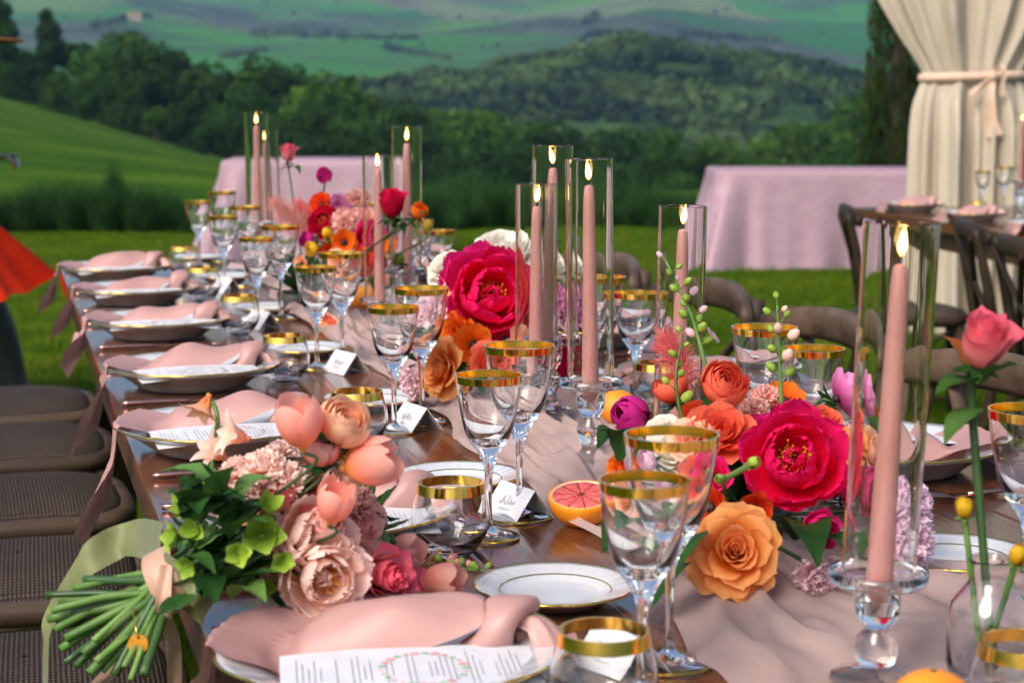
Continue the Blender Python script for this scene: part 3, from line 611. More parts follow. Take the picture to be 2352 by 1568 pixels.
def napkin(seed, fill=.026, wid=.074, ln=.345, turn=0.0, edge=-.150):
    """knot towards +x (table centre), tail hangs over the table edge at -x; origin on the plate"""
    o = empty('napkin', (0, 0, 0)); r = random.Random(seed); rn = np.random.default_rng(seed); ns, nc = 66, 36
    xk = .072; ph = [r.uniform(0, 6.28) for _ in range(12)]
    def tri(x): return 2 * abs(2 * (x / 6.2832 - math.floor(x / 6.2832 + .5))) - 1
    s = np.linspace(0, 1, ns)[:, None]; c = np.linspace(-1, 1, nc)[None, :]
    hw = wid * np.where(s < .66, 1, np.clip(1 - (s - .66) / .34, 0, 1) ** .62 * .97 + .03)
    sk = np.where(s > .66, (s - .66) * .22 * (1 if seed % 2 else -1), 0)
    rest = np.stack([ln * s + 0 * c, c * hw * (.46 + .54 * np.clip(s / .42, 0, 1) ** .9) + sk + 0 * s], -1)
    g = np.clip(s / .38, 0, 1) ** .8; y0 = c * (.013 * (1 - g) + hw * .88 * g) + sk * .8 + turn * s
    zig = np.vectorize(tri)(c * 3.1416 * (3 + seed % 2) + ph[0])
    z0 = .024 * (1 - g) + (fill + .010) * g + (1 - g) * .009 * zig * np.sqrt(1 - c * c * .98) + .004 * g * np.exp(-(s / .4) ** 2) * zig + .004 * np.sin(c * 3 + s * 7 + ph[1]) * g + .012
    P = np.stack([xk + .004 - ln * s * .985 + 0 * c, y0, z0 + 0 * s], -1) + rn.normal(0, .0003, (ns, nc, 3))
    pin = np.arange(nc * 2); P[:2, :, 2] -= .012
    PR = np.array([[0, .0088], [.041, .0088], [.0745, .0098], [.0856, .0132], [.0966, .0224], [.110, .0272], [.128, .0326], [.1385, .0358], [.1395, -.0005]])
    def support(x, y):
        rr_ = np.hypot(x + .012, y + .022); h_ = np.interp(rr_, PR[:, 0], PR[:, 1]) - .0125 + .0045
        t = np.clip((xk - x) / (xk + .125), 0, 1); q = np.clip(1 - ((y - turn * t) / (.040 + .006 * math.sin(ph[2]))) ** 2, 0, 1) * np.sin(np.clip(.25 + t * .95, 0, 1) * math.pi) ** .6 * (xk > x) * (x > -.125)
        lump = 1 + .12 * np.sin(x * 60 + ph[3]) * np.sin(y * 50 + ph[4]); h_ = np.maximum(h_, -.004 + fill * np.sqrt(q) * lump)
        return np.where((x < edge) & (rr_ > .1395), -9, h_)
    X = drape(P, rest, support, pin, 100, 6, .16, .65, seed)
    X[..., 2] += .0014
    kz = np.argmax(X[..., 2].mean(1) < -.004) if (X[..., 2].mean(1) < -.004).any() else ns - 1
    for q in range(kz, ns):                                  # the hanging corner turns and folds along its middle
        t = (q - kz) / max(1, ns - 1 - kz); row = X[q]; m = row.mean(0); a = R(62) * min(1, t * 1.6 + .15); d = row - m
        X[q, :, 0] = m[0] + d[:, 0] * math.cos(a) + d[:, 1] * math.sin(a) * .5 - .035 * t; X[q, :, 1] = m[1] + d[:, 1] * math.cos(a) - d[:, 0] * math.sin(a) - .008 * (1 - np.cos(c[0] * 3)) * (1 - t); X[q, :, 2] += .30 * (m[2] - X[kz, :, 2].mean()) * -1
    me = mesh('folded_cloth', X.reshape(-1, 3), gridf(nc, ns), SATIN); fo = link('folded_cloth', me, o); md = fo.modifiers.new('smooth', 'SUBSURF'); md.levels = 0; md.render_levels = 1
    wid = .042; skew = turn * .3; xe = -.120
    # a lower layer of the fold, showing below the open edge
    V2 = []; n1, n2 = 60, 12
    for i in range(n1):
        t = i / (n1 - 1); x = xk - .02 + (xe - xk + .026) * t
        for j in range(n2):
            c = -1 + 2 * j / (n2 - 1); half = (wid + .010 + .004 * math.sin(t * 9 + ph[0])) * min(1, t * 2.2 + .35)
            V2.append((x, c * half - .006 + skew * (t * .6 - .2), .0016 + .0075 * (1 - c * c) + .002 * math.sin(t * 14 + c * 5)))
    link('under_fold', mesh('under_fold', V2, gridf(n2, n1), SATIN), o)
    # knot: band wound aslant round the neck
    V3 = []; n1, n2 = 56, 22
    for i in range(n1):
        a = 2 * math.pi * i / n1; Rb = .0165 + .0022 * math.sin(a + ph[2]); rw = .0185 + .004 * math.sin(a * 2 + ph[1]); rt = .0095 + .0018 * math.cos(a * 2 + ph[3])
        for j in range(n2):
            b_ = 2 * math.pi * j / n2; sb, cb = math.sin(b_), math.cos(b_)
            rad = Rb + rt * (abs(cb) ** .8) * (1 if cb > 0 else -1) + .0011 * tri(b_ * 3 + a * 2 + ph[4])
            V3.append((xk + .009 + rw * sb + .011 * math.sin(a + .5), rad * math.cos(a) * 1.12, .0262 + rad * math.sin(a)))
    link('knot', mesh('knot', V3, [[i * n2 + j, ((i + 1) % n1) * n2 + j, ((i + 1) % n1) * n2 + (j + 1) % n2, i * n2 + (j + 1) % n2] for i in range(n1) for j in range(n2)], SATIN), o)
    # two ends leaving the knot
    for e, pts in enumerate([[(xk + .022, -.004, .034), (xk + .040, -.012, .030), (xk + .050, -.028, .016), (xk + .052, -.044, .006)], [(xk + .02, .004, .020), (xk + .038, .010, .019), (xk + .054, .016, .012), (xk + .066, .020, .007)]]):
        V4 = []; P = spline(pts, 7); n1, n2 = len(P), 17
        for i, p in enumerate(P):
            t = i / (n1 - 1); d = (P[min(i + 1, n1 - 1)] - P[max(i - 1, 0)]).normalized(); sd = d.cross(Vector((0, 0, 1))).normalized(); up = sd.cross(d); hw = .008 + .010 * t ** .7
            for j in range(n2):
                c = -1 + 2 * j / (n2 - 1); q = p + sd * hw * math.sin(c * 1.35) + up * (hw * .75 * math.cos(c * 1.9) - .004 + .0022 * tri(c * 9 + ph[e]) * (1 - .4 * t)); V4.append((q.x, q.y, max(q.z, .0025)))
        link('end_flap', mesh('end_flap', V4, gridf(n2, n1), SATIN), o)
    return o
P_SMALL = wine_glass(.172, .0345, 'wine_glass'); P_LARGE = wine_glass(.190, .0380, 'water_goblet'); P_TUMB = tumbler()
P_PLATE = plate(.138, .034, 'dinner_plate'); P_BREAD = plate(.074, .015, 'bread_plate', .58, 6, True)
P_KNIFE = knife(); P_FORK = fork(); P_CARD = [place_card(i) for i in range(3)]; P_MENU = [menu_card(i) for i in range(2)]
P_NAP = [napkin(1, .056, .072, .32), napkin(5, .052, .070, .33), napkin(10, .046, .066, .31, turn=-.01), napkin(15, .050, .069, .325, turn=.012), napkin(22, .054, .066, .335, turn=.02), napkin(27, .044, .074, .315, turn=-.02)]
PROTOS = [P_SMALL, P_LARGE, P_TUMB, P_PLATE, P_BREAD, P_KNIFE, P_FORK] + P_CARD + P_MENU + P_NAP
used = set()
def put(proto, loc, rz=0, label=None, cat=None, group=None, scale=None, tilt=None):
    o = proto if proto.name not in used else copy_tree(proto); used.add(o.name); used.add(proto.name)
    o.location = loc; o.rotation_euler = (tilt[0], tilt[1], rz) if tilt else (0, 0, rz)
    if scale: o.scale = (scale,) * 3 if not hasattr(scale, '__len__') else scale
    return tag(o, label, cat, group)
PLACE = ['nearest left-side place', 'second left-side place from the camera', 'third left-side place from the camera', 'fourth left-side place from the camera', 'fifth left-side place from the camera', 'sixth left-side place from the camera', 'farthest left-side place']
LP = dict(
    plate=[(895, 1490), (742, 1172), (510, 978), (442, 842), (365, 735), (312, 664), (262, 614)],
    tum=[(1387, 1450), (1035, 1110), (820, 900), (653, 772), (548, 680), (465, 615), (422, 567)],
    sm=[(1480, 1105), (1122, 863), (903, 706), (725, 614), (588, 547), (512, 497), (455, 463)],
    lg=[(1543, 1000), (1193, 795), (967, 663), (783, 582), (643, 520), (563, 475), (510, 441)],
    bread=[(1275, 1352), (1052, 1098), (860, 918), (700, 802), (615, 708), (520, 636), (455, 592)],
    card=[(1425, 1478), (1190, 1140), (955, 950), (795, 825), (602, 728), (522, 650), None])
NAPR = [-.20, -.10, -.02, .05, -.12, .02, .06]
for k in range(7):
    where = 'at the %s' % PLACE[k]
    c = Z(*LP['plate'][k], TZ + .03); c.z = TZ + .0012
    put(P_PLATE, c, random.random() * 6, 'white gold-rimmed scalloped dinner plate ' + where, 'plate', 'dinner plates')
    nz = P_NAP[[0, 3, 4, 1, 2, 5, 0][k]]; a = TA + NAPR[k]
    put(nz, c + Vector((0, 0, .0125)) + EX * .012 + EY * (.022), a, 'knotted dusty pink satin napkin ' + where, 'napkin', 'knotted napkins')
    put(P_MENU[k % 2], c + Vector((0, 0, .0265)) + EY * -.058 + EX * .004, a + .06, 'white printed menu card under the napkin ' + where, 'menu card', 'menu cards', tilt=(R(2), 0))
    q = Z(*LP['tum'][k], TZ + .074); q.z = TZ + .0012; put(P_TUMB, q, random.random() * 6, 'stemless gold-rimmed tumbler ' + where, 'tumbler', 'tumblers')
    q = Z(*LP['sm'][k], TZ + .172); q.z = TZ + .0012; put(P_SMALL, q, random.random() * 6, 'smaller gold-rimmed wine glass ' + where, 'wine glass', 'wine glasses')
    q = Z(*LP['lg'][k], TZ + .190); q.z = TZ + .0012; put(P_LARGE, q, random.random() * 6, 'larger gold-rimmed water goblet ' + where, 'goblet', 'water goblets')
    q = Z(*LP['bread'][k], TZ + .012); q.z = TZ + .0012; put(P_BREAD, q, random.random() * 6, 'small white gold-lined bread plate ' + where, 'plate', 'bread plates')
    if LP['card'][k]:
        q = Z(*LP['card'][k], TZ + .022); q.z = TZ + .0012; put(P_CARD[k % 3], q, -.98 + random.uniform(-.1, .1), 'white folded place card with a handwritten name ' + where, 'place card', 'place cards')
    vv = (c - T0).dot(EY)
    put(P_KNIFE, T(.014, vv - .172, TZ + .0012), TA + .02, 'rose gold knife ' + where, 'knife', 'cutlery')
    put(P_FORK, T(.010, vv + .175, TZ + .0012), TA - .01, 'rose gold fork ' + where, 'fork', 'cutlery')
RV = [-.80, -.225, .375, .95, 1.60, 2.20]; RPL = [q.replace('left', 'right') for q in PLACE[:5] + PLACE[6:]]
for k, v in enumerate(RV):
    where = 'at the %s' % RPL[k]
    c = T(TW - .155, v + .06, TZ + .0012)
    put(P_PLATE, c, random.random() * 6, 'white gold-rimmed scalloped dinner plate ' + where, 'plate', 'dinner plates')
    a = TA + math.pi + random.uniform(-.25, .25)
    put(P_NAP[k % 4], c + Vector((0, 0, .0125)) - EX * .012, a, 'knotted dusty pink satin napkin ' + where, 'napkin', 'knotted napkins')
    put(P_MENU[k % 2], c + Vector((0, 0, .0265)) + EY * .056, a, 'white printed menu card beside the napkin ' + where, 'menu card', 'menu cards')
    put(P_LARGE, T(.70, v, TZ + .0012), 0, 'larger gold-rimmed water goblet ' + where, 'goblet', 'water goblets')
    put(P_SMALL, T(.735, v - .06, TZ + .0012), 0, 'smaller gold-rimmed wine glass ' + where, 'wine glass', 'wine glasses')
    put(P_TUMB, T(.755, v + .06 - .16, TZ + .0012), 0, 'stemless gold-rimmed tumbler ' + where, 'tumbler', 'tumblers')
    put(P_BREAD, T(.735, v + .185, TZ + .0012), 0, 'small white gold-lined bread plate ' + where, 'plate', 'bread plates')
    put(P_KNIFE, T(TW - .014, v + .23, TZ + .0012), TA + math.pi, 'rose gold knife ' + where, 'knife', 'cutlery')
    put(P_FORK, T(TW - .010, v - .115, TZ + .0012), TA + math.pi, 'rose gold fork ' + where, 'fork', 'cutlery')
# a lone tumbler at the lower right corner
put(P_TUMB, Dp(2352, 1500, 1.16) * 1, 0, 'gold-rimmed tumbler cut off by the lower right corner of the picture', 'tumbler', 'tumblers')
bpy.context.view_layer.update()
o = [x for x in C.objects if x.get('label', '').startswith('gold-rimmed tumbler cut off')][0]; o.location = (Z(2358, 1478, TZ + .074).x, Z(2358, 1478, TZ + .074).y, TZ + .0012)

# ============================================================ RUNNER
def runner():
    nv, nu = 520, 64; y0, y1 = -1.62, 2.60; V = []
    ys = np.linspace(y0, y1, nv); us = np.linspace(-1, 1, nu); Y, U = np.meshgrid(ys, us, indexing='ij')
    half = .125 + .045 * (vnoise(Y, Y * 0, .5, 3, 2) - .5) * 2 + .15 * np.clip((-.62 - Y) / .2, 0, 1)
    cen = .555 + .05 * (vnoise(Y + 9, Y * 0, .7, 2, 6) - .5) * 2 + .10 * np.clip((-.55 - Y) / .3, 0, 1)
    warp = (vnoise(Y, U, .55, 3, 4) - .5) * 4; rdg = lambda x: 1 - np.abs(np.sin(x / 2))
    z = .004 + .016 * rdg(U * 8 + warp * 2.6 + Y * 1.8) ** 2 + .012 * rdg(U * 15 - warp * 2 - Y * 5 + 1) ** 2 + .035 * np.maximum(0, vnoise(U * .6 + 3, Y, .2, 3, 8) - .5) * 2 + .010 * rdg(U * 4 - Y * 13 + warp * 2) ** 3
    z = np.maximum(.0025, z * (1 - .6 * np.abs(U) ** 6))
    X = cen + U * half + .012 * np.sin(Y * 17 + U * 3 + warp) * np.abs(U) ** 2
    Yp = Y + .01 * np.sin(U * 6 + Y * 9)
    for i in range(nv):
        for j in range(nu):
            p = T(X[i, j], Yp[i, j], TZ + z[i, j]); V.append(p[:])
    m = bpy.data.materials.new('blush_chiffon'); m.use_nodes = True; nt = m.node_tree; L = nt.links.new; b = nt.nodes['Principled BSDF']
    b.inputs['Base Color'].default_value = (*lin('#CDB2AC'), 1); b.inputs['Roughness'].default_value = .75; b.inputs['Specular IOR Level'].default_value = .2
    tr = N(nt, 'ShaderNodeBsdfTransparent'); tl = N(nt, 'ShaderNodeBsdfTranslucent'); tl.inputs[0].default_value = (*lin('#D8C0BA'), 1)
    nz = N(nt, 'ShaderNodeTexNoise'); nz.inputs['Scale'].default_value = 6; mr = N(nt, 'ShaderNodeMapRange'); mr.inputs[3].default_value = .14; mr.inputs[4].default_value = .46; L(nz.outputs[0], mr.inputs[0])
    m1 = N(nt, 'ShaderNodeMixShader'); m1.inputs[0].default_value = .2; L(b.outputs[0], m1.inputs[1]); L(tl.outputs[0], m1.inputs[2])
    m2 = N(nt, 'ShaderNodeMixShader'); L(mr.outputs[0], m2.inputs[0]); L(m1.outputs[0], m2.inputs[1]); L(tr.outputs[0], m2.inputs[2]); L(m2.outputs[0], nt.nodes['Material Output'].inputs[0])
    return link('table_runner', mesh('table_runner', V, gridf(nu, nv), m), label='crumpled blush chiffon runner laid down the middle of the long table', cat='runner')
runner()

# ============================================================ CANDLES
WAX = pm('pink_wax', lin('#CB8D86'), .4, col2=lin('#D49A93'), scale=12, sss=.35, spec=.4)
WICK = pm('burnt_wick', (.01, .008, .006), .9, col2=(.03, .02, .015), scale=80)
def flame_mat():
    m = bpy.data.materials.new('candle_flame'); m.use_nodes = True; nt = m.node_tree; L = nt.links.new; nt.nodes.remove(nt.nodes['Principled BSDF'])
    e = N(nt, 'ShaderNodeEmission'); tc = N(nt, 'ShaderNodeTexCoord'); sp = N(nt, 'ShaderNodeSeparateXYZ'); L(tc.outputs['Generated'], sp.inputs[0])
    cr = N(nt, 'ShaderNodeValToRGB'); el = cr.color_ramp.elements; el[0].position = 0; el[0].color = (1, .22, .02, 1); el[1].position = 1; el[1].color = (1, .38, .04, 1)
    x = cr.color_ramp.elements.new(.3); x.color = (1, .62, .22, 1); x = cr.color_ramp.elements.new(.7); x.color = (1, .58, .16, 1)
    L(sp.outputs['Z'], cr.inputs[0]); L(cr.outputs[0], e.inputs[0]); e.inputs[1].default_value = 4.5
    L(e.outputs[0], nt.nodes['Material Output'].inputs[0]); return m
FLAME = flame_mat()
def flame_mesh(lean):
    prof = [(.0002, 0), (.0016, .0012), (.0030, .004), (.0036, .007), (.0034, .011), (.0025, .0155), (.0014, .0195), (.0002, .0235)]
    V, f = lathe(prof, 14); V = V.copy(); V[:, 0] += lean * (V[:, 2] / .0235) ** 1.6 * .008; return mesh('flame', V, f, FLAME)
def holder_mesh(hh):
    k = 1 if hh >= .085 else hh / .085; hh = max(hh, .085); s = hh - .105   # stems differ in length
    p = [(.0003, 0), (.034, 0), (.036, .0025), (.034, .006), (.020, .010), (.0125, .016), (.0108, .022 + s * .5), (.0115, .030 + s), (.0150, .0355 + s), (.0170, .0445 + s), (.0152, .0535 + s), (.0108, .059 + s), (.0100, .0615 + s), (.0118, .064 + s), (.0160, .070 + s), (.0178, .078 + s), (.0180, .093 + s), (.020, .0945 + s), (.036, .097 + s), (.0382, .100 + s), (.0385, .1075 + s), (.0365, .1078 + s), (.0362, .1020 + s), (.0125, .0995 + s), (.0118, .099 + s), (.0112, .074 + s), (.0003, .073 + s)]
    V, f = lathe(p, 48); n = len(p); f.append(list(range(48))[::-1]); f.append([(n - 1) * 48 + q for q in range(48)]); V = V * np.array([1, 1, k]); return mesh('glass_holder', V, f, CRYSTAL)
HM = {}; 
V, f = closed([(.0270, 0), (.0284, 0), (.0284, .272), (.0277, .2728), (.0270, .272)], 56); CHIM = mesh('glass_chimney', V, f, GLASS)
def candle(px, py, dist, name, lean, tip, tiltv=(0, 0), zb=None, chim=True):
    """px, py: centre of the chimney rim in the photograph; dist: how far it stands; zb: what it stands on"""
    q = Dp(px, py, dist); zb = TZ + .010 if zb is None else zb; loc = Vector((q.x, q.y, zb)); hh = round(q.z - zb - .2688, 4)
    if hh not in HM: HM[hh] = holder_mesh(hh)
    ho = link('candle_holder', HM[hh], None, loc, label='clear ball-stemmed glass holder under ' + name, cat='candle holder', group='glass candle holders')
    if chim: link('glass_chimney', CHIM, None, loc + Vector((0, 0, hh - .0032)), (tiltv[0], tiltv[1], 0), label='tall glass chimney around ' + name, cat='glass chimney', group='glass chimneys')
    c = empty('taper_candle', loc + Vector((0, 0, hh - .0315)), label='lit pink taper, ' + name, cat='candle', group='lit taper candles'); c.rotation_euler = (tiltv[0], tiltv[1], 0)
    L_ = (tip) * 1.0
    n = 14; prof = [(.0003, 0), (.0105, 0)] + [(.0106 - .0040 * (i / n) ** 1.2, L_ * i / n) for i in range(1, n)] + [(.0058, L_ - .004), (.0042, L_ - .0012), (.0003, L_)]
    V, f = lathe(prof, 24); link('wax', mesh('wax', V, f, WAX), c)
    b = MB(); b.add(*tube([(0, 0, L_ - .001), (.0004, 0, L_ + .005), (lean * .0015, 0, L_ + .009)], .0008, 6)); b.build('wick', WICK, c)
    link('flame', flame_mesh(lean), c, (lean * .0005, 0, L_ + .0055))
candle(2040, 512, 1.37, 'the nearest lit pink candle, at the right', .15, .270, (0, R(2.2)))
candle(1360, 366, 2.20, 'the rightmost candle of the middle cluster', -.25, .270, (0, R(-.8)))
candle(1263, 335, 2.55, 'the tallest candle of the middle cluster', -.6, .270, (0, R(.9)))
candle(1230, 424, 2.50, 'the leftmost candle of the middle cluster', .4, .271, (0, R(.3)))
candle(1560, 474, 2.15, 'the lone candle right of the middle cluster', .3, .274, (0, R(1)))
candle(932, 292, 3.46, 'the taller candle by the red rose', .1, .270, (0, R(.3)))
candle(870, 358, 3.42, 'the shorter candle by the red rose', -.1, .276, (0, R(-.5)))
candle(588, 259, 4.50, 'the taller of the two farthest candles', 0, .269, (0, R(0)))
candle(617, 301, 4.62, 'the shorter of the two farthest candles', -.1, .272, (0, R(-1.2)))
# ============================================================ FLOWERS
def petal(L, W, p0, p1, cup, r0=0, z0=0, tip='round', ruf=0, curl=0, nu=9, nv=10, seed=0, lift=0):
    r = random.Random(seed); ph = [r.uniform(0, 6.28) for _ in range(4)]; V = []
    rr, zz = r0, z0; pts = []
    for j in range(nv):
        v = j / (nv - 1); a = R(p0 + (p1 - p0) * v - curl * max(0, (v - .65) / .35) ** 1.5)
        if j: rr += math.cos(a) * L / (nv - 1); zz += math.sin(a) * L / (nv - 1)
        pts.append((rr, zz, a))
    for j, (rr, zz, a) in enumerate(pts):
        v = j / (nv - 1)
        if tip == 'round': wd = W * (v + .08) ** .6 * max(0.02, 1 - v ** 5) ** .42
        elif tip == 'rose': wd = W * (.25 + .75 * v ** .6) * max(.04, 1 - v ** 7) ** .45
        elif tip == 'flat': wd = W * (.22 + .78 * v ** .7) * max(.05, 1 - v ** 14) ** .3
        else: wd = W * math.sin(math.pi * min(.985, (v + .03) ** .75)) ** .9 + .0004
        al = max(.02, cup * wd / W); Rc = wd / al
        for i in range(nu):
            u = -1 + 2 * i / (nu - 1); x = Rc * math.sin(u * al); n = Rc * (1 - math.cos(u * al)) + ruf * W * v * v * math.sin(u * 5 + ph[0]) + ruf * .6 * W * v ** 3 * math.sin(u * 11 + ph[1])
            e = ruf * L * .6 * v ** 4 * math.sin(u * 7 + ph[2]) if tip != 'point' else 0
            if tip == 'rose': e += L * .09 * (1 - abs(u)) ** 1.5 * v ** 5
            V.append((rr - n * math.sin(a) + e * math.cos(a), x, zz + n * math.cos(a) + e * math.sin(a)))
    return np.array(V), gridf(nu, nv)
def rotz(V, a):
    c, s = math.cos(a), math.sin(a); V = np.array(V); return np.stack([V[:, 0] * c - V[:, 1] * s, V[:, 0] * s + V[:, 1] * c, V[:, 2]], 1)
def petalmat(name, base, mid, tip, transl=.44, rough=.5):
    """pigment runs from the claw of the petal to its edge; fine veins"""
    if name in MATS: return MATS[name]
    m = bpy.data.materials.new(name); MATS[name] = m; m.use_nodes = True; nt = m.node_tree; L = nt.links.new; b = nt.nodes['Principled BSDF']
    b.inputs['Roughness'].default_value = rough; b.inputs['Specular IOR Level'].default_value = .1
    at = N(nt, 'ShaderNodeAttribute', attribute_name='pv'); cr = N(nt, 'ShaderNodeValToRGB'); el = cr.color_ramp.elements
    el[0].position = .05; el[0].color = (*lin(base), 1); el[1].position = .95; el[1].color = (*lin(tip), 1); x = el.new(.5); x.color = (*lin(mid), 1); L(at.outputs['Fac'], cr.inputs[0])
    tc = N(nt, 'ShaderNodeTexCoord'); nz = N(nt, 'ShaderNodeTexNoise'); nz.inputs['Scale'].default_value = 90; nz.inputs['Detail'].default_value = 4; L(tc.outputs['Object'], nz.inputs[0])
    oi = N(nt, 'ShaderNodeObjectInfo'); ad = N(nt, 'ShaderNodeMath', operation='ADD'); L(nz.outputs[0], ad.inputs[0]); L(oi.outputs['Random'], ad.inputs[1])
    mr = N(nt, 'ShaderNodeMapRange'); mr.inputs[1].default_value = .3; mr.inputs[2].default_value = 1.7; mr.inputs[3].default_value = .86; mr.inputs[4].default_value = 1.1; L(ad.outputs[0], mr.inputs[0])
    hs = N(nt, 'ShaderNodeHueSaturation'); L(mr.outputs[0], hs.inputs['Value']); L(cr.outputs[0], hs.inputs['Color']); L(hs.outputs[0], b.inputs['Base Color'])
    bp = N(nt, 'ShaderNodeBump'); bp.inputs['Strength'].default_value = .25; bp.inputs['Distance'].default_value = .001; L(nz.outputs[0], bp.inputs['Height']); L(bp.outputs[0], b.inputs['Normal'])
    tr = N(nt, 'ShaderNodeBsdfTranslucent'); L(hs.outputs[0], tr.inputs[0]); mx = N(nt, 'ShaderNodeMixShader'); mx.inputs[0].default_value = transl
    L(b.outputs[0], mx.inputs[1]); L(tr.outputs[0], mx.inputs[2]); L(mx.outputs[0], nt.nodes['Material Output'].inputs[0]); return m
PM = {
    'hot': petalmat('petal_hot_pink', '#CE0826', '#EE0E42', '#F52272'), 'hot2': petalmat('petal_cerise', '#CC0C40', '#E61260', '#F02E8A'),
    'mag': petalmat('petal_magenta', '#9C0A5C', '#C8107C', '#E23AA2'), 'red': petalmat('petal_crimson', '#8E0620', '#C40A30', '#D81848'),
    'org': petalmat('petal_apricot', '#EE7008', '#F6983A', '#FAB472'), 'orn': petalmat('petal_orange', '#C83A08', '#EE6A14', '#F68A30'),
    'cor': petalmat('petal_coral', '#D83418', '#EC5434', '#F48064'), 'ror': petalmat('petal_vermilion', '#B01C06', '#DC3410', '#EC5A2C'),
    'pch': petalmat('petal_peach', '#F49858', '#FBB88C', '#FDD0B0'), 'blu': petalmat('petal_blush', '#FDBE96', '#FFDAC6', '#FFE4DA'),
    'sal': petalmat('petal_salmon', '#F48A76', '#FAB0A0', '#FDCCC0'), 'ros': petalmat('petal_rose', '#E87880', '#F49C9C', '#EE6880'),
    'wht': petalmat('petal_cream', '#E8DFB8', '#F2EAD8', '#F6F0E6'), 'lil': petalmat('petal_lilac', '#DC98B0', '#EEC0CE', '#F6D8E0'),
    'lpk': petalmat('petal_light_pink', '#E89CC4', '#F2C2DC', '#F8DDEC'), 'pnk': petalmat('petal_pink', '#D84A94', '#EA7ABA', '#F2A2D2'),
    'yel': petalmat('petal_yellow', '#C89010', '#E4B41C', '#F0C83C'), 'grn': petalmat('petal_green', '#7C9A28', '#9CBA3C', '#B8CC5C', .3),
    'hel': petalmat('petal_hellebore', '#6A8C24', '#86A634', '#A4BE58', .25), 'tul': petalmat('petal_tulip', '#FAB460', '#FCA694', '#FDC0B0'), 'gil': petalmat('petal_green_blush', '#C8C070', '#F0B09A', '#E8808A')}
LEAF = leafmat('flower_leaf', (.012, .045, .010), (.03, .085, .018), .15, 30, .4); STEM = pm('green_stem', (.055, .15, .02), .5, col2=(.15, .26, .06), scale=18, transl=.1, rnd=.35, bump=.3, bscale=60, bdist=.002)
STEMD = pm('dark_stem', (.02, .06, .015), .45, col2=(.04, .10, .025), scale=25); STAMEN = pm('stamen_gold', lin('#D88A10'), .6, col2=lin('#F0B428'), scale=200)
DARKC = pm('flower_eye', (.012, .006, .008), .6, col2=(.03, .012, .012), scale=300); GEYE = pm('green_eye', lin('#6C8A20'), .6, col2=lin('#8CA838'), scale=200)
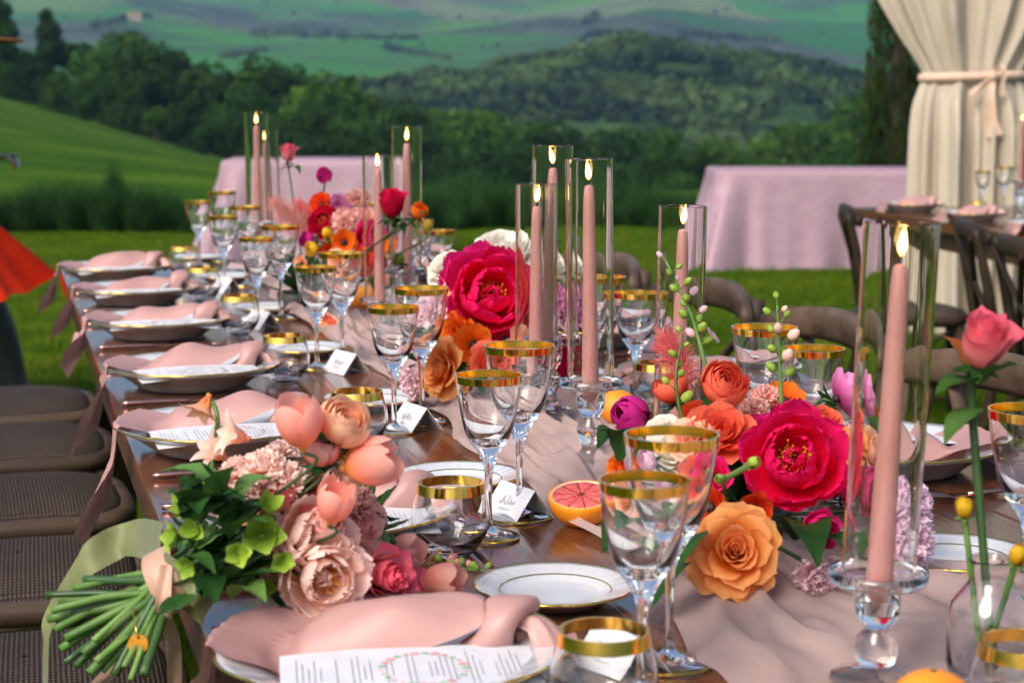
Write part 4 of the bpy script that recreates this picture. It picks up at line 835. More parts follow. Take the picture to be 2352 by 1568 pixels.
def specs(kind, Rr, seed):
    """list of (petal kwargs, azimuth)"""
    r = random.Random(seed); o = []
    J = lambda s: r.uniform(-s, s)
    if kind == 'peony':
        for n, L, W, p0, p1, cup, z0, rf in [(6, 1.42, .66, -10, 70, .85, -.12, .05), (7, 1.52, .64, -2, 92, .95, -.08, .04), (6, 1.46, .60, 8, 108, 1.0, -.02, .05), (6, 1.26, .52, 18, 118, 1.05, .04, .07), (5, .80, .34, 55, 115, 1.1, .06, .14), (4, .55, .24, 60, 100, 1.2, .08, .18)]:
            a0 = r.random() * 6
            for i in range(n): o.append((dict(L=L * Rr * (1 + J(.08)), W=W * Rr * (1 + J(.1)), p0=p0 + J(6), p1=p1 + J(12), cup=cup, r0=.06 * Rr, z0=z0 * Rr, ruf=rf, seed=r.random(), nu=13, nv=13, tip='round'), a0 + i / n * 6.283 + J(.12)))
    elif kind == 'rose':
        n = 34
        for i in range(n):
            t = i / (n - 1)
            if t < .58:
                q = t / .58; kw = dict(L=Rr * (.62 + .22 * q), W=Rr * (.13 + .46 * q), p0=88 - 34 * q, p1=97 - 12 * q + J(4), cup=2.4 - 1.1 * q, r0=Rr * (.012 + .20 * q), z0=Rr * (.02 - .06 * q), curl=18 + 26 * q, tip='round')
            else:
                q = (t - .58) / .42; kw = dict(L=Rr * (.90 + .26 * q), W=Rr * (.62 + .16 * q), p0=48 - 44 * q, p1=76 - 44 * q + J(6), cup=1.1 - .45 * q, r0=Rr * (.20 - .06 * q), z0=Rr * (-.06 - .16 * q), curl=46 + 24 * q, tip='rose')
            o.append((dict(ruf=.015, seed=r.random(), nu=13, nv=14, **kw), i * 2.39996 + J(.2)))
    elif kind == 'ranunculus':
        n = 34
        for i in range(n):
            t = i / (n - 1); o.append((dict(L=Rr * (.45 + .95 * t), W=Rr * (.30 + .38 * t), p0=55 - 65 * t, p1=122 - 8 * t + J(5), cup=1.5 - .5 * t, r0=Rr * (.04 + .08 * t), z0=Rr * (.10 - .35 * t), ruf=.015, seed=r.random(), nu=9, nv=11), i * 2.39996 + J(.2)))
    elif kind == 'open_ranunculus':
        n = 24
        for i in range(n):
            t = i / (n - 1); o.append((dict(L=Rr * (.45 + .75 * t), W=Rr * (.30 + .36 * t), p0=60 - 62 * t, p1=105 - 65 * t + J(6), cup=1.3 - .6 * t, r0=Rr * .1, z0=Rr * (.05 - .2 * t), ruf=.03, seed=r.random(), nu=9, nv=9), i * 2.39996))
    elif kind == 'tulip':
        for k, (sc_, z) in enumerate([(1, 0), (.94, .03)]):
            for i in range(3): o.append((dict(L=2.5 * Rr * sc_, W=.92 * Rr, p0=18 + J(5), p1=118 + J(6), cup=1.25, r0=.08 * Rr, z0=z * Rr, seed=r.random(), nu=11, nv=14, tip='point' if k == 1 else 'round'), i * 2.094 + k * 1.047))
    elif kind == 'anemone':
        for k in range(2):
            for i in range(6): o.append((dict(L=1.05 * Rr, W=.52 * Rr, p0=-5 + 18 * k + J(5), p1=42 + 14 * k + J(10), cup=.6, r0=.08 * Rr, z0=.02 * k * Rr, ruf=.05, seed=r.random(), nu=9, nv=9), i * 1.047 + k * .52 + J(.1)))
    elif kind == 'hellebore':
        for i in range(5): o.append((dict(L=1.08 * Rr, W=.52 * Rr, p0=28 + J(14), p1=62 + J(22), cup=.8, r0=.05 * Rr, tip='point', seed=r.random(), nu=9, nv=9), i * 1.2566 + J(.15)))
    elif kind == 'frilly':
        n = 40
        for i in range(n):
            t = i / (n - 1); o.append((dict(L=Rr * (.75 + .3 * t), W=Rr * .50, p0=85 - 90 * t + J(10), p1=80 - 70 * t + J(15), cup=.5, r0=Rr * .05, z0=-.1 * Rr * t, ruf=.22, tip='flat', seed=r.random(), nu=11, nv=7), i * 2.39996 + J(.3)))
    elif kind == 'trumpet':
        for i in range(6): o.append((dict(L=1.5 * Rr, W=.36 * Rr, p0=78, p1=25 + J(12), cup=.8, r0=.10 * Rr, tip='point', curl=30, seed=r.random(), nu=7, nv=9), i * 1.047))
    elif kind == 'bud':
        for i in range(9):
            t = i / 8; o.append((dict(L=Rr * (1.5 + .5 * t), W=Rr * (.5 + .35 * t), p0=40 - 30 * t, p1=125, cup=1.4, r0=.05 * Rr, z0=-.5 * Rr * t, seed=r.random(), nu=7, nv=9), i * 2.39996))
    elif kind == 'rosebud':
        n = 16
        for i in range(n):
            t = i / (n - 1); o.append((dict(L=Rr * (1.3 + .35 * t), W=Rr * (.32 + .5 * t), p0=80 - 45 * t, p1=102 - 6 * t + J(4), cup=1.8 - .6 * t, r0=Rr * (.03 + .14 * t), z0=Rr * (.1 - .5 * t), curl=(8 + 62 * t ** 3), tip='rose', seed=r.random(), nu=11, nv=13), i * 2.39996))
    return o
def fin_mesh(name, V, f, m, nper):
    me = mesh(name, V, f, m); return me
def with_pv(me, pv):
    at = me.attributes.new('pv', 'FLOAT', 'POINT'); at.data.foreach_set('value', np.asarray(pv, dtype=np.float32)); return me
NAMES = {'peony': 'peony', 'rose': 'rose', 'ranunculus': 'ranunculus', 'open_ranunculus': 'ranunculus', 'tulip': 'tulip', 'anemone': 'anemone', 'hellebore': 'hellebore', 'frilly': 'carnation', 'trumpet': 'freesia', 'bud': 'flower_bud', 'rosebud': 'rose'}
def flower(parent, kind, loc, Rr, d, col, seed, split=False, label=None, name=None, stem_to=None, stem_r=.0022, stem_mat=None, sep=True):
    """one flower; parent may be None (then it is returned unparented)"""
    inv = parent.matrix_world.inverted() if parent else Matrix()
    Mx = inv @ (Matrix.Translation(loc) @ orient(d, seed).to_4x4())
    sp = specs(kind, Rr, seed); m = PM[col]
    # heart of the flower
    hb = MB(); hm_ = [m]
    V, f = lathe([(.0001, -.22 * Rr), (.10 * Rr, -.20 * Rr), (.16 * Rr, -.08 * Rr), (.12 * Rr, .02 * Rr), (.0001, .08 * Rr)], 10); hb.add(V, f); pv = [0.1] * len(V); mats = [GEYE if kind in ('ranunculus', 'hellebore', 'bud') else (DARKC if kind in ('anemone', 'open_ranunculus') else m), m]
    if kind == 'anemone': V, f = lathe([(.0001, .02 * Rr), (.2 * Rr, .06 * Rr), (.24 * Rr, .14 * Rr), (.14 * Rr, .26 * Rr), (.0001, .3 * Rr)], 12); hb.add(V, f); pv += [.1] * len(V)
    inner = []
    for k, (kw, a) in enumerate(sp):
        V, f = petal(**kw); inner.append((rotz(V, a), f, kw))
    nsub = 0
    if not split:
        for V, f, kw in inner: hb.add(V, f, 1); pv += np.repeat(np.linspace(0, 1, kw.get('nv', 10)), kw.get('nu', 9)).tolist()
    nm = name or NAMES[kind]
    fo = link(nm, with_pv(hb.me(nm, mats), pv), parent); fo.matrix_local = Mx
    if label: fo['label'] = label
    if split:
        for V, f, kw in inner: link('petal', with_pv(mesh('petal', V, f, m), np.repeat(np.linspace(0, 1, kw.get('nv', 10)), kw.get('nu', 9))), fo)
    r = random.Random(seed)
    if kind in ('peony', 'anemone') or (kind == 'hellebore'):
        b = MB(); n = 90 if kind == 'peony' else 26
        for i in range(n):
            a = r.random() * 6.28; q = r.uniform(.05, .30) * Rr; hh = r.uniform(.40, .72) * Rr if kind == 'peony' else r.uniform(.12, .24) * Rr; e = (math.cos(a) * q * 1.25, math.sin(a) * q * 1.25, hh)
            b.add(*tube([(math.cos(a) * q * .4, math.sin(a) * q * .4, 0), e], [.006 * Rr, .005 * Rr], 4)); b.add(*tube([e, (e[0] * 1.03, e[1] * 1.03, e[2] + .05 * Rr)], [.026 * Rr, .018 * Rr], 5))
        b.build('stamens', STAMEN if kind == 'peony' else (DARKC if kind == 'anemone' else GEYE), fo)
    if sep and kind in ('rose', 'ranunculus', 'bud', 'rosebud', 'tulip', 'anemone', 'peony'):
        b = MB()
        for i in range(5):
            V, f = petal(.75 * Rr, .17 * Rr, -35, 10, .4, .05 * Rr, -.30 * Rr if kind != 'rosebud' else -.42 * Rr, 'point', 0, 0, 5, 7, i); b.add(rotz(V, i * 1.2566 + .3), f)
        if kind != 'tulip': b.build('sepal', LEAF if kind != 'bud' else STEM, fo)
    if stem_to is not None:
        p = Mx @ Vector((0, 0, -.18 * Rr)); q = inv @ Vector(stem_to); back = (Mx.to_3x3() @ Vector((0, 0, -1))).normalized(); L_ = (q - p).length
        if L_ > .015:
            b = MB(); P = spline([p, p + back * min(L_ * .3, Rr * .9), q], 6); b.add(*tube(P, stem_r, 7)); b.build('stem', stem_mat or STEMD, parent)
    return fo
def leafshape(parent, base, tip_, wd, up=(0, 0, 1), bend=.25, mat=None, name='leaf'):
    inv = parent.matrix_world.inverted() if parent else Matrix(); b0 = inv @ Vector(base); t0 = inv @ Vector(tip_); ax = t0 - b0; L_ = ax.length; d = ax.normalized(); s = d.cross(Vector(up)).normalized(); n = s.cross(d); V = []; nu, nv = 7, 11
    for j in range(nv):
        v = j / (nv - 1); w_ = wd * math.sin(math.pi * min(.99, (v + .02) ** .8)) ** .85 + .0004; c = b0 + ax * v + n * (bend * L_ * math.sin(v * math.pi) )
        for i in range(nu):
            u = -1 + 2 * i / (nu - 1); V.append((c + s * w_ * u + n * (abs(u) * w_ * .35 + .04 * wd * math.sin(v * 25 + i))))
    return link(name, mesh(name, V, gridf(nu, nv), mat or LEAF), parent)
def sprig(parent, base, tip_, col, n=14, s=.006, budfrac=.5, bend=(0, 0, 0), seed=0, name='stock_sprig'):
    """upright flower spike: stem with buds and small blooms"""
    inv = parent.matrix_world.inverted(); a, c = inv @ Vector(base), inv @ Vector(tip_); P = spline([a, (a + c) / 2 + Vector(bend), c], 10); r = random.Random(seed); b = MB(); b.add(*tube(P, np.linspace(.0026, .0012, len(P)).tolist(), 7)); st = b.build(name, STEM, parent)
    for i in range(n):
        t = .28 + .72 * i / (n - 1); p = P[min(len(P) - 1, int(t * (len(P) - 1)))]; an = i * 2.4; out = Vector((math.cos(an), math.sin(an), .8)).normalized(); q = p + out * s * r.uniform(1.2, 2.4) * (1.25 - t * .5)
        b = MB(); b.add(*tube([p, q], .0007, 4))
        rad = s * (1.05 - .55 * t) * r.uniform(.8, 1.2); V, f = lathe([(.0001, -rad), (rad * .6, -rad * .75), (rad * .8, 0), (rad * .55, rad * .8), (.0001, rad * 1.15)], 8)
        Mo = orient(out).to_4x4(); V = np.array([Mo @ Vector(x) + q for x in V]); b.add(V, f, 1 if (t > budfrac and r.random() < .75) else 2)
        if t < budfrac + .1:
            for k in range(5):
                Vp, fp = petal(rad * 1.9, rad * .9, 40, 20, .5, 0, 0, 'round', .08, 20, 5, 6, r.random()); Vp = rotz(Vp, k * 1.2566); Vp = np.array([Mo @ Vector(x) + q for x in Vp]); b.add(Vp, fp, 2)
        me = b.me('floret', [STEM, GEYE, PM[col]]); with_pv(me, [.7] * len(me.vertices)); link('floret', me, st)
    return st
def plume(parent, base, tip_, col, n=500, spread=.035, seed=0):
    inv = parent.matrix_world.inverted(); a, c = inv @ Vector(base), inv @ Vector(tip_); ax = c - a; r = random.Random(seed); b = MB()
    b.add(*tube([a, c], [.0015, .0006], 5))
    for i in range(n):
        t = r.random() ** .8; p = a + ax * (.15 + .8 * t); d = Vector((r.gauss(0, 1), r.gauss(0, 1), r.gauss(0, .8))).normalized(); L_ = spread * (1 - .6 * t) * r.uniform(.4, 1); mid = p + d * L_ * .5 + ax * .12; e = p + d * L_ + ax * .22 + Vector((0, 0, -.2 * L_))
        b.add(*tube([p, mid, e], [.0005, .0004, .0002], 3, False))
    return b.build('feather_grass', col, parent)
PLUME = pm('coral_plume', lin('#E0545C'), .8, col2=lin('#EC8078'), scale=40, transl=.3); PLUMEP = pm('pale_plume', lin('#D88880'), .8, col2=lin('#E8A498'), scale=40, transl=.3)
def arrangement(u, v, label, w_=.05):
    a = empty('flower_arrangement', T(u, v, TZ + .006), TA, label=label, cat='flowers', group='low table flower arrangements'); bpy.context.view_layer.update()
    V, f = lathe([(.0005, 0), (w_ * .9, 0), (w_, .004), (w_ * 1.1, .035), (w_ * 1.05, .038), (w_ * .9, .030), (.0005, .030)], 28); link('bowl', mesh('bowl', V, f, pm('dark_bowl', (.03, .03, .028), .5, col2=(.05, .05, .045), scale=20)), a)
    # dark foliage packed in the bowl
    r = random.Random(int(u * 1000 + v * 99))
    for i in range(26):
        an = r.random() * 6.28; el = r.uniform(.15, 1.2); c = T(u, v, TZ + .035); d = Vector((math.cos(an) * math.cos(el), math.sin(an) * math.cos(el), math.sin(el))); L_ = r.uniform(.07, .12)
        leafshape(a, c + d * .02, c + d * L_ * (1 if d.z > .3 else 1.2), r.uniform(.010, .020), bend=r.uniform(-.1, .2))
    return a
def F_(a, base, lst, split=False):
    for i, (kind, px, py, d, rpx, fc, col) in enumerate(lst):
        p = Dp(px, py, d); Rr = rpx * d / F; sp_ = split and rpx > 38
        dd = facing(fc); b = Vector(base) + Vector((random.uniform(-.02, .02), random.uniform(-.02, .02), 0))
        flower(a, kind, p - dd * Rr * .35, Rr, dd, col, 100 + i * 7 + int(px), sp_, stem_to=b)
# ---- near arrangement
b1 = T(.56, -.46, TZ + .03)
A1 = arrangement(.56, -.46, 'near flower arrangement with a hot pink peony and an apricot rose', .06)
F_(A1, b1, [('peony', 1822, 1062, 1.70, 118, (-.10, .55, 1), 'hot'), ('rose', 1690, 1265, 1.60, 98, (-.06, .42, 1), 'org'),
    ('ranunculus', 1665, 880, 1.85, 76, (.15, .75, 1), 'cor'), ('ranunculus', 1540, 890, 1.92, 58, (-.5, 1.2, .15), 'cor'), ('bud', 1450, 958, 1.88, 66, (-.5, .4, .8), 'mag'),
    ('rose', 1545, 1040, 1.80, 68, (-.1, .9, .7), 'wht'), ('open_ranunculus', 1655, 985, 1.78, 78, (-.1, .8, .8), 'cor'), ('ranunculus', 1470, 1065, 1.74, 48, (-.7, .4, .8), 'lpk'),
    ('anemone', 1625, 1165, 1.66, 56, (-.6, .1, .8), 'ror'), ('anemone', 1805, 912, 1.95, 50, (.2, .9, .6), 'orn'), ('rose', 1985, 1035, 1.86, 62, (.7, .5, .6), 'pch'),
    ('peony', 1965, 1125, 1.74, 58, (.8, .1, .7), 'hot2'), ('frilly', 2085, 1235, 1.66, 92, (.6, .3, .8), 'lpk'), ('frilly', 2105, 1150, 1.74, 60, (.7, .4, .6), 'lpk'), ('rose', 1590, 1010, 1.78, 56, (-.2, .6, .8), 'pch'), ('anemone', 1600, 955, 1.86, 46, (-.2, .8, .6), 'ror'), ('peony', 1880, 1215, 1.64, 46, (.4, -.1, .9), 'hot2'), ('ranunculus', 1525, 1130, 1.7, 46, (-.5, .3, .8), 'lpk'), ('open_ranunculus', 1480, 1205, 1.66, 44, (-.7, .0, .7), 'pch'), ('anemone', 1735, 1170, 1.64, 44, (-.1, -.1, 1), 'ror'), ('frilly', 1760, 905, 1.95, 36, (.1, .9, .5), 'sal'), ('rose', 1930, 1010, 1.84, 46, (.5, .6, .6), 'org'), ('rose', 1520, 985, 1.86, 44, (-.4, .8, .5), 'wht'), ('open_ranunculus', 1640, 1090, 1.68, 44, (-.3, .3, .9), 'hot2'), ('open_ranunculus', 1415, 1150, 1.72, 48, (-.8, .1, .6), 'pch'),
    ('frilly', 1880, 1325, 1.62, 52, (.2, -.2, .9), 'lil'), ('anemone', 1945, 905, 1.98, 66, (.9, .35, -.25), 'pnk'), ('open_ranunculus', 1900, 960, 1.9, 44, (.3, .9, .5), 'cor'),
    ('frilly', 1735, 935, 1.92, 38, (.2, .8, .5), 'sal'), ('ranunculus', 1990, 960, 2.0, 40, (.5, .7, .4), 'orn'), ('anemone', 1600, 1090, 1.7, 44, (-.3, .5, .9), 'cor'), ('open_ranunculus', 1760, 985, 1.86, 52, (.0, .9, .6), 'hot2'),
    ('frilly', 1560, 1260, 1.66, 36, (-.6, .2, .8), 'lil'), ('open_ranunculus', 1420, 1080, 1.80, 40, (-.8, .2, .6), 'orn')], True)
flower(A1, 'bud', Dp(1727, 1064, 1.56), 21 * 1.56 / F, facing((.4, .5, .7)), 'grn', 5, stem_to=Dp(1655, 1105, 1.62), stem_mat=STEM, stem_r=.0028)
flower(A1, 'bud', Dp(1655, 1100, 1.6), 18 * 1.6 / F, facing((-.4, .3, .8)), 'grn', 6, stem_to=b1, stem_mat=STEM)
sprig(A1, Dp(1625, 860, 1.88), Dp(1530, 600, 1.90), 'lil', 15, .0075, .2, (.006, 0, .0), 3); sprig(A1, Dp(1795, 930, 1.86), Dp(1785, 700, 1.86), 'blu', 12, .0085, .15, (0, 0, 0), 4); sprig(A1, Dp(1570, 980, 1.84), Dp(1568, 770, 1.86), 'lil', 7, .007, .1, (-.008, 0, 0), 8)
plume(A1, Dp(1590, 900, 1.95), Dp(1535, 780, 2.0), PLUME, 700, .045, 2)
for (x0, y0, d0, x1, y1, d1, w_) in [(1420, 1060, 1.8, 1365, 985, 1.78, .018), (1440, 1010, 1.84, 1372, 1030, 1.80, .016), (1480, 1240, 1.66, 1385, 1270, 1.60, .022), (1560, 1300, 1.6, 1500, 1390, 1.55, .022), (1830, 1240, 1.66, 1880, 1300, 1.56, .022), (1600, 1230, 1.62, 1545, 1330, 1.56, .02), (1900, 1230, 1.62, 1960, 1300, 1.6, .02), (1950, 960, 1.96, 2000, 1010, 1.94, .014)]:
    leafshape(A1, Dp(x0, y0, d0), Dp(x1, y1, d1), w_)
# ---- middle arrangement
b2 = T(.50, .52, TZ + .03)
A2 = arrangement(.50, .52, 'middle flower arrangement with one huge hot pink peony and white roses', .055)
F_(A2, b2, [('peony', 1128, 685, 2.70, 103, (.05, .45, 1), 'hot'), ('peony', 1098, 640, 2.80, 80, (-.3, .9, .5), 'hot2'), ('rose', 1160, 570, 3.00, 66, (.1, .9, .4), 'wht'), ('rose', 1022, 612, 2.95, 44, (-.5, .7, .5), 'wht'), ('rose', 1290, 610, 3.0, 50, (.5, .8, .3), 'wht'),
    ('anemone', 1088, 792, 2.62, 52, (-.1, .25, 1), 'orn'), ('rose', 1008, 845, 2.58, 62, (-.75, .2, .7), 'org'), ('frilly', 975, 728, 2.72, 56, (-.8, .4, .6), 'lil'), ('frilly', 945, 880, 2.62, 40, (-.7, -.1, .7), 'lil'), ('open_ranunculus', 1045, 760, 2.66, 44, (-.5, .2, .8), 'orn'),
    ('peony', 1300, 830, 2.60, 46, (.5, .1, .8), 'hot'), ('frilly', 1300, 700, 2.75, 52, (.8, .3, .5), 'pnk'), ('rose', 1130, 840, 2.58, 50, (.1, .1, 1), 'cor'), ('rose', 1050, 655, 2.75, 34, (-.4, .6, .7), 'pch'), ('open_ranunculus', 1200, 790, 2.6, 40, (.3, .2, .9), 'pch')], True)
for (x0, y0, d0, x1, y1, d1, w_) in [(1060, 880, 2.56, 1110, 920, 2.5, .02), (1020, 800, 2.6, 940, 790, 2.6, .016), (1180, 860, 2.55, 1230, 900, 2.5, .02), (1250, 600, 2.9, 1300, 560, 2.95, .016)]: leafshape(A2, Dp(x0, y0, d0), Dp(x1, y1, d1), w_)
# ---- far arrangement
b3 = T(.46, 1.62, TZ + .03)
A3 = arrangement(.46, 1.62, 'far flower arrangement with coral feather grass and a red rose', .05)
F_(A3, b3, [('rosebud', 662, 355, 3.95, 24, (.0, 1, .15), 'ros'), ('ranunculus', 744, 402, 3.80, 25, (.0, .2, 1), 'mag'), ('anemone', 735, 468, 3.80, 28, (-.4, .3, .8), 'ror'), ('frilly', 778, 474, 3.85, 34, (0, .5, .9), 'pnk'), ('frilly', 795, 512, 3.75, 36, (0, .3, 1), 'sal'), ('ranunculus', 705, 552, 3.70, 26, (-.5, .2, .8), 'mag'),
    ('bud', 752, 538, 3.62, 19, (0, .8, .4), 'yel'), ('anemone', 790, 556, 3.60, 31, (0, .2, 1), 'orn'), ('ranunculus', 716, 572, 3.62, 24, (-.7, 0, .8), 'yel'), ('peony', 852, 552, 3.70, 44, (.4, .3, .8), 'hot2'), ('open_ranunculus', 835, 500, 3.8, 30, (.3, .6, .7), 'sal'), ('rosebud', 900, 474, 3.28, 40, (-.1, 1, .25), 'red'),
    ('ranunculus', 962, 484, 3.36, 27, (.3, .6, .7), 'orn'), ('bud', 915, 596, 3.45, 18, (0, .9, .5), 'grn'), ('peony', 745, 510, 3.78, 34, (-.3, .4, .8), 'red'), ('rose', 770, 605, 3.58, 30, (-.3, .2, .9), 'pch'), ('peony', 855, 605, 3.62, 36, (.3, .1, .9), 'hot'), ('anemone', 880, 560, 3.6, 26, (.5, .3, .8), 'orn'), ('open_ranunculus', 755, 575, 3.62, 26, (-.2, .3, .9), 'ror'), ('frilly', 820, 450, 3.85, 24, (.2, .7, .6), 'sal'), ('anemone', 770, 640, 3.56, 24, (-.4, 0, .9), 'pch'), ('rose', 830, 600, 3.6, 28, (.1, .1, 1), 'ror'), ('open_ranunculus', 875, 640, 3.55, 28, (.3, .0, .9), 'sal'), ('anemone', 690, 605, 3.6, 20, (-.6, 0, .7), 'pch')])
V, f = lathe([(.0001, -.0105), (.006, -.0085), (.0105, 0), (.006, .0085), (.0001, .0105)], 16); bb = link('billy_button', mesh('billy_button', V, f, pm('billy_yellow', lin('#C9A81C'), .8, col2=lin('#A88412'), scale=300, bump=1, bscale=500)), A3); bpy.context.view_layer.update(); bb.matrix_local = A3.matrix_world.inverted() @ Matrix.Translation(Dp(983, 517, 3.3))
b = MB(); inv3 = A3.matrix_world.inverted(); b.add(*tube(spline([inv3 @ Dp(983, 520, 3.3), inv3 @ Dp(960, 560, 3.32), inv3 @ b3], 6), .0014, 6)); b.build('stem', STEMD, A3)
plume(A3, Dp(740, 560, 3.8), Dp(640, 470, 3.85), PLUMEP, 900, .06, 4); plume(A3, Dp(750, 540, 3.85), Dp(690, 470, 3.9), PLUME, 600, .05, 6)
for (x0, y0, d0, x1, y1, d1, w_) in [(905, 518, 3.28, 955, 524, 3.26, .014), (900, 516, 3.28, 862, 522, 3.28, .008), (905, 524, 3.3, 930, 538, 3.26, .012), (665, 385, 3.95, 690, 400, 3.93, .010), (665, 385, 3.95, 645, 395, 3.95, .006), (720, 620, 3.6, 680, 640, 3.55, .018), (840, 640, 3.55, 870, 690, 3.5, .018)]: leafshape(A3, Dp(x0, y0, d0), Dp(x1, y1, d1), w_)
# ============================================================ FRUIT
PEEL = pm('orange_peel', lin('#EE8410'), .42, col2=lin('#F29A24'), scale=20, bump=.4, bscale=700, bdist=.002, sss=.1)
def fruit(p, rad, label, group='oranges on the runner'):
    o = empty('orange', p, random.random() * 6, label=label, cat='orange', group=group)
    prof = [(rad * math.sin(t) * 1.03 + .0001, -rad * .93 * math.cos(t) + rad * .93) for t in np.linspace(0, math.pi, 20)]; V, f = lathe(prof, 28); link('peel', mesh('peel', V, f, PEEL), o)
    b = MB(); b.add(*tube([(0, 0, rad * 1.855), (0, 0, rad * 1.875)], [.003, .0022], 6)); b.build('stalk_end', STEMD, o); return o
def onT(px, py, dz=0): q = Z(px, py, TZ + dz); return q
for px, py, rad, lb in [(1420, 945, .026, 'whole orange behind the magenta bud of the near arrangement'), (2140, 1660, .030, 'whole orange cut off by the bottom edge of the picture'), (800, 640, .026, 'whole orange at the foot of the far arrangement'), (828, 690, .026, 'whole orange in front of the far arrangement, next to the candle')]:
    q = Z(px, py, TZ + .03); q.z = TZ + .012; fruit(q, rad, lb)
def half_fruit(p, rad, rot, label, flesh, cols):
    o = empty('citrus_half', p, 0, label=label, cat='grapefruit', group='cut citrus halves'); o.rotation_euler = rot
    prof = [(rad * math.sin(t) + .0001, -rad * math.cos(t)) for t in np.linspace(0, math.pi / 2, 12)] + [(rad * .985, .0008), (rad * .93, .001)]; V, f = lathe(prof, 40); link('peel', mesh('peel', V, f, PEEL), o)
    V, f = lathe([(rad * .935, .0006), (rad * .87, .0004), (rad * .86, -.0006)], 40); link('pith', mesh('pith', V, f, pm('citrus_pith', lin('#F3C79A'), .6, col2=lin('#F6D8B8'), scale=60)), o)
    for i in range(10):
        a0, a1 = i * .6283 + .025, (i + 1) * .6283 - .025; V = [(0, 0, .0008)]; am = (a0 + a1) / 2; V = [(math.cos(am) * rad * .06, math.sin(am) * rad * .06, .0006)]
        for q in (.35, .6, .8, .86):
            for t in np.linspace(0, 1, 6): a = a0 + (a1 - a0) * t; V.append((math.cos(a) * rad * q, math.sin(a) * rad * q, .0014 - .0012 * abs(t - .5) * 2 - (.001 if q > .85 else 0)))
        f = [[0, 1 + k, 2 + k] for k in range(5)] + [[1 + j * 6 + k, 1 + (j + 1) * 6 + k, 2 + (j + 1) * 6 + k, 2 + j * 6 + k] for j in range(3) for k in range(5)]
        link('segment', mesh('segment', V, f, flesh), o)
    return o
FL1 = pm('grapefruit_flesh', lin('#D9484C'), .18, col2=lin('#E87468'), scale=140, sss=.2, bump=.4, bscale=400); FL2 = pm('papaya_flesh', lin('#E0502C'), .2, col2=lin('#EA6A44'), scale=90, sss=.2)
q = Z(1335, 1165, TZ + .02); q.z = TZ + .034; half_fruit(q, .036, (R(12), R(-8), .4), 'cut grapefruit half with pink flesh beside the near arrangement', FL1, None)
q = Z(748, 738, TZ + .015); q.z = TZ + .022; half_fruit(q, .030, (R(30), R(5), 1.0), 'cut citrus half with red flesh before the far arrangement', FL2, None)

# ============================================================ BUD VASES
def bud_vase(p, name_label):
    o = empty('bud_vase', p, 0, label=name_label, cat='vase', group='clear glass bud vases')
    out = [(.0003, 0), (.026, 0), (.030, .002), (.0325, .010), (.033, .045), (.030, .060), (.020, .072), (.0155, .080), (.0155, .090), (.0183, .0940), (.0185, .0945)]
    inn = [(.0172, .0947), (.0167, .0942), (.0138, .0895), (.0138, .080), (.0185, .0705), (.0285, .059), (.0312, .045), (.0308, .012), (.027, .0055), (.0003, .005)]
    V, f = lathe(out + inn, 44); n = len(out) + len(inn); f.append(list(range(44))[::-1]); f.append([(n - 1) * 44 + k for k in range(44)]); link('glass_body', mesh('bud_vase', V, f, GLASS), o); return o
vb = Z(2268, 1588, TZ); vb.z = TZ + .012
VA = bud_vase(vb, 'clear glass bud vase holding a tall pink rose, lower right')
rs = empty('rose_stem', vb + Vector((0, 0, .006)), 0, label='tall pink rose with green leaves standing in the near bud vase', cat='flower'); bpy.context.view_layer.update()
DV = vb.y
flower(rs, 'rosebud', Dp(2250, 815, DV - .01), 76 * DV / F, facing((.12, 1, .55)), 'ros', 77, True, stem_to=vb + Vector((.004, 0, .006)), stem_r=.0034, stem_mat=STEMD)
for (x0, y0, x1, y1, w_) in [(2250, 880, 2150, 905, .013), (2260, 880, 2345, 840, .014), (2255, 940, 2170, 1020, .012), (2230, 860, 2160, 770, .010)]: leafshape(rs, Dp(x0, y0, DV), Dp(x1, y1, DV - .02), w_, bend=.12, mat=leafmat('rose_leaf', (.03, .09, .015), (.07, .15, .03), .2, 30) if y1 != 770 else PM['pch'])
for k, (px, py, cl) in enumerate([(2215, 1175, 'yel'), (2335, 1285, 'yel')]):
    s2 = empty('ranunculus_bud_stem', vb + Vector((-.006 + .012 * k, .004, .006)), 0, label='yellow ranunculus bud on a curved stem, %s of the tall rose' % ('left' if k == 0 else 'right'), cat='flower', group='yellow buds in the near bud vase'); bpy.context.view_layer.update()
    flower(s2, 'bud', Dp(px, py, DV - .03 * k), 32 * DV / F, facing((-.2 + .3 * k, 1, .4)), cl, 80 + k, stem_to=vb + Vector((-.004, .004, .006)), stem_r=.0024, stem_mat=STEM)
vb2 = Dp(918, 668, 3.35); vb2.z = TZ + .012; bud_vase(vb2, 'clear glass bud vase in front of the red rose')

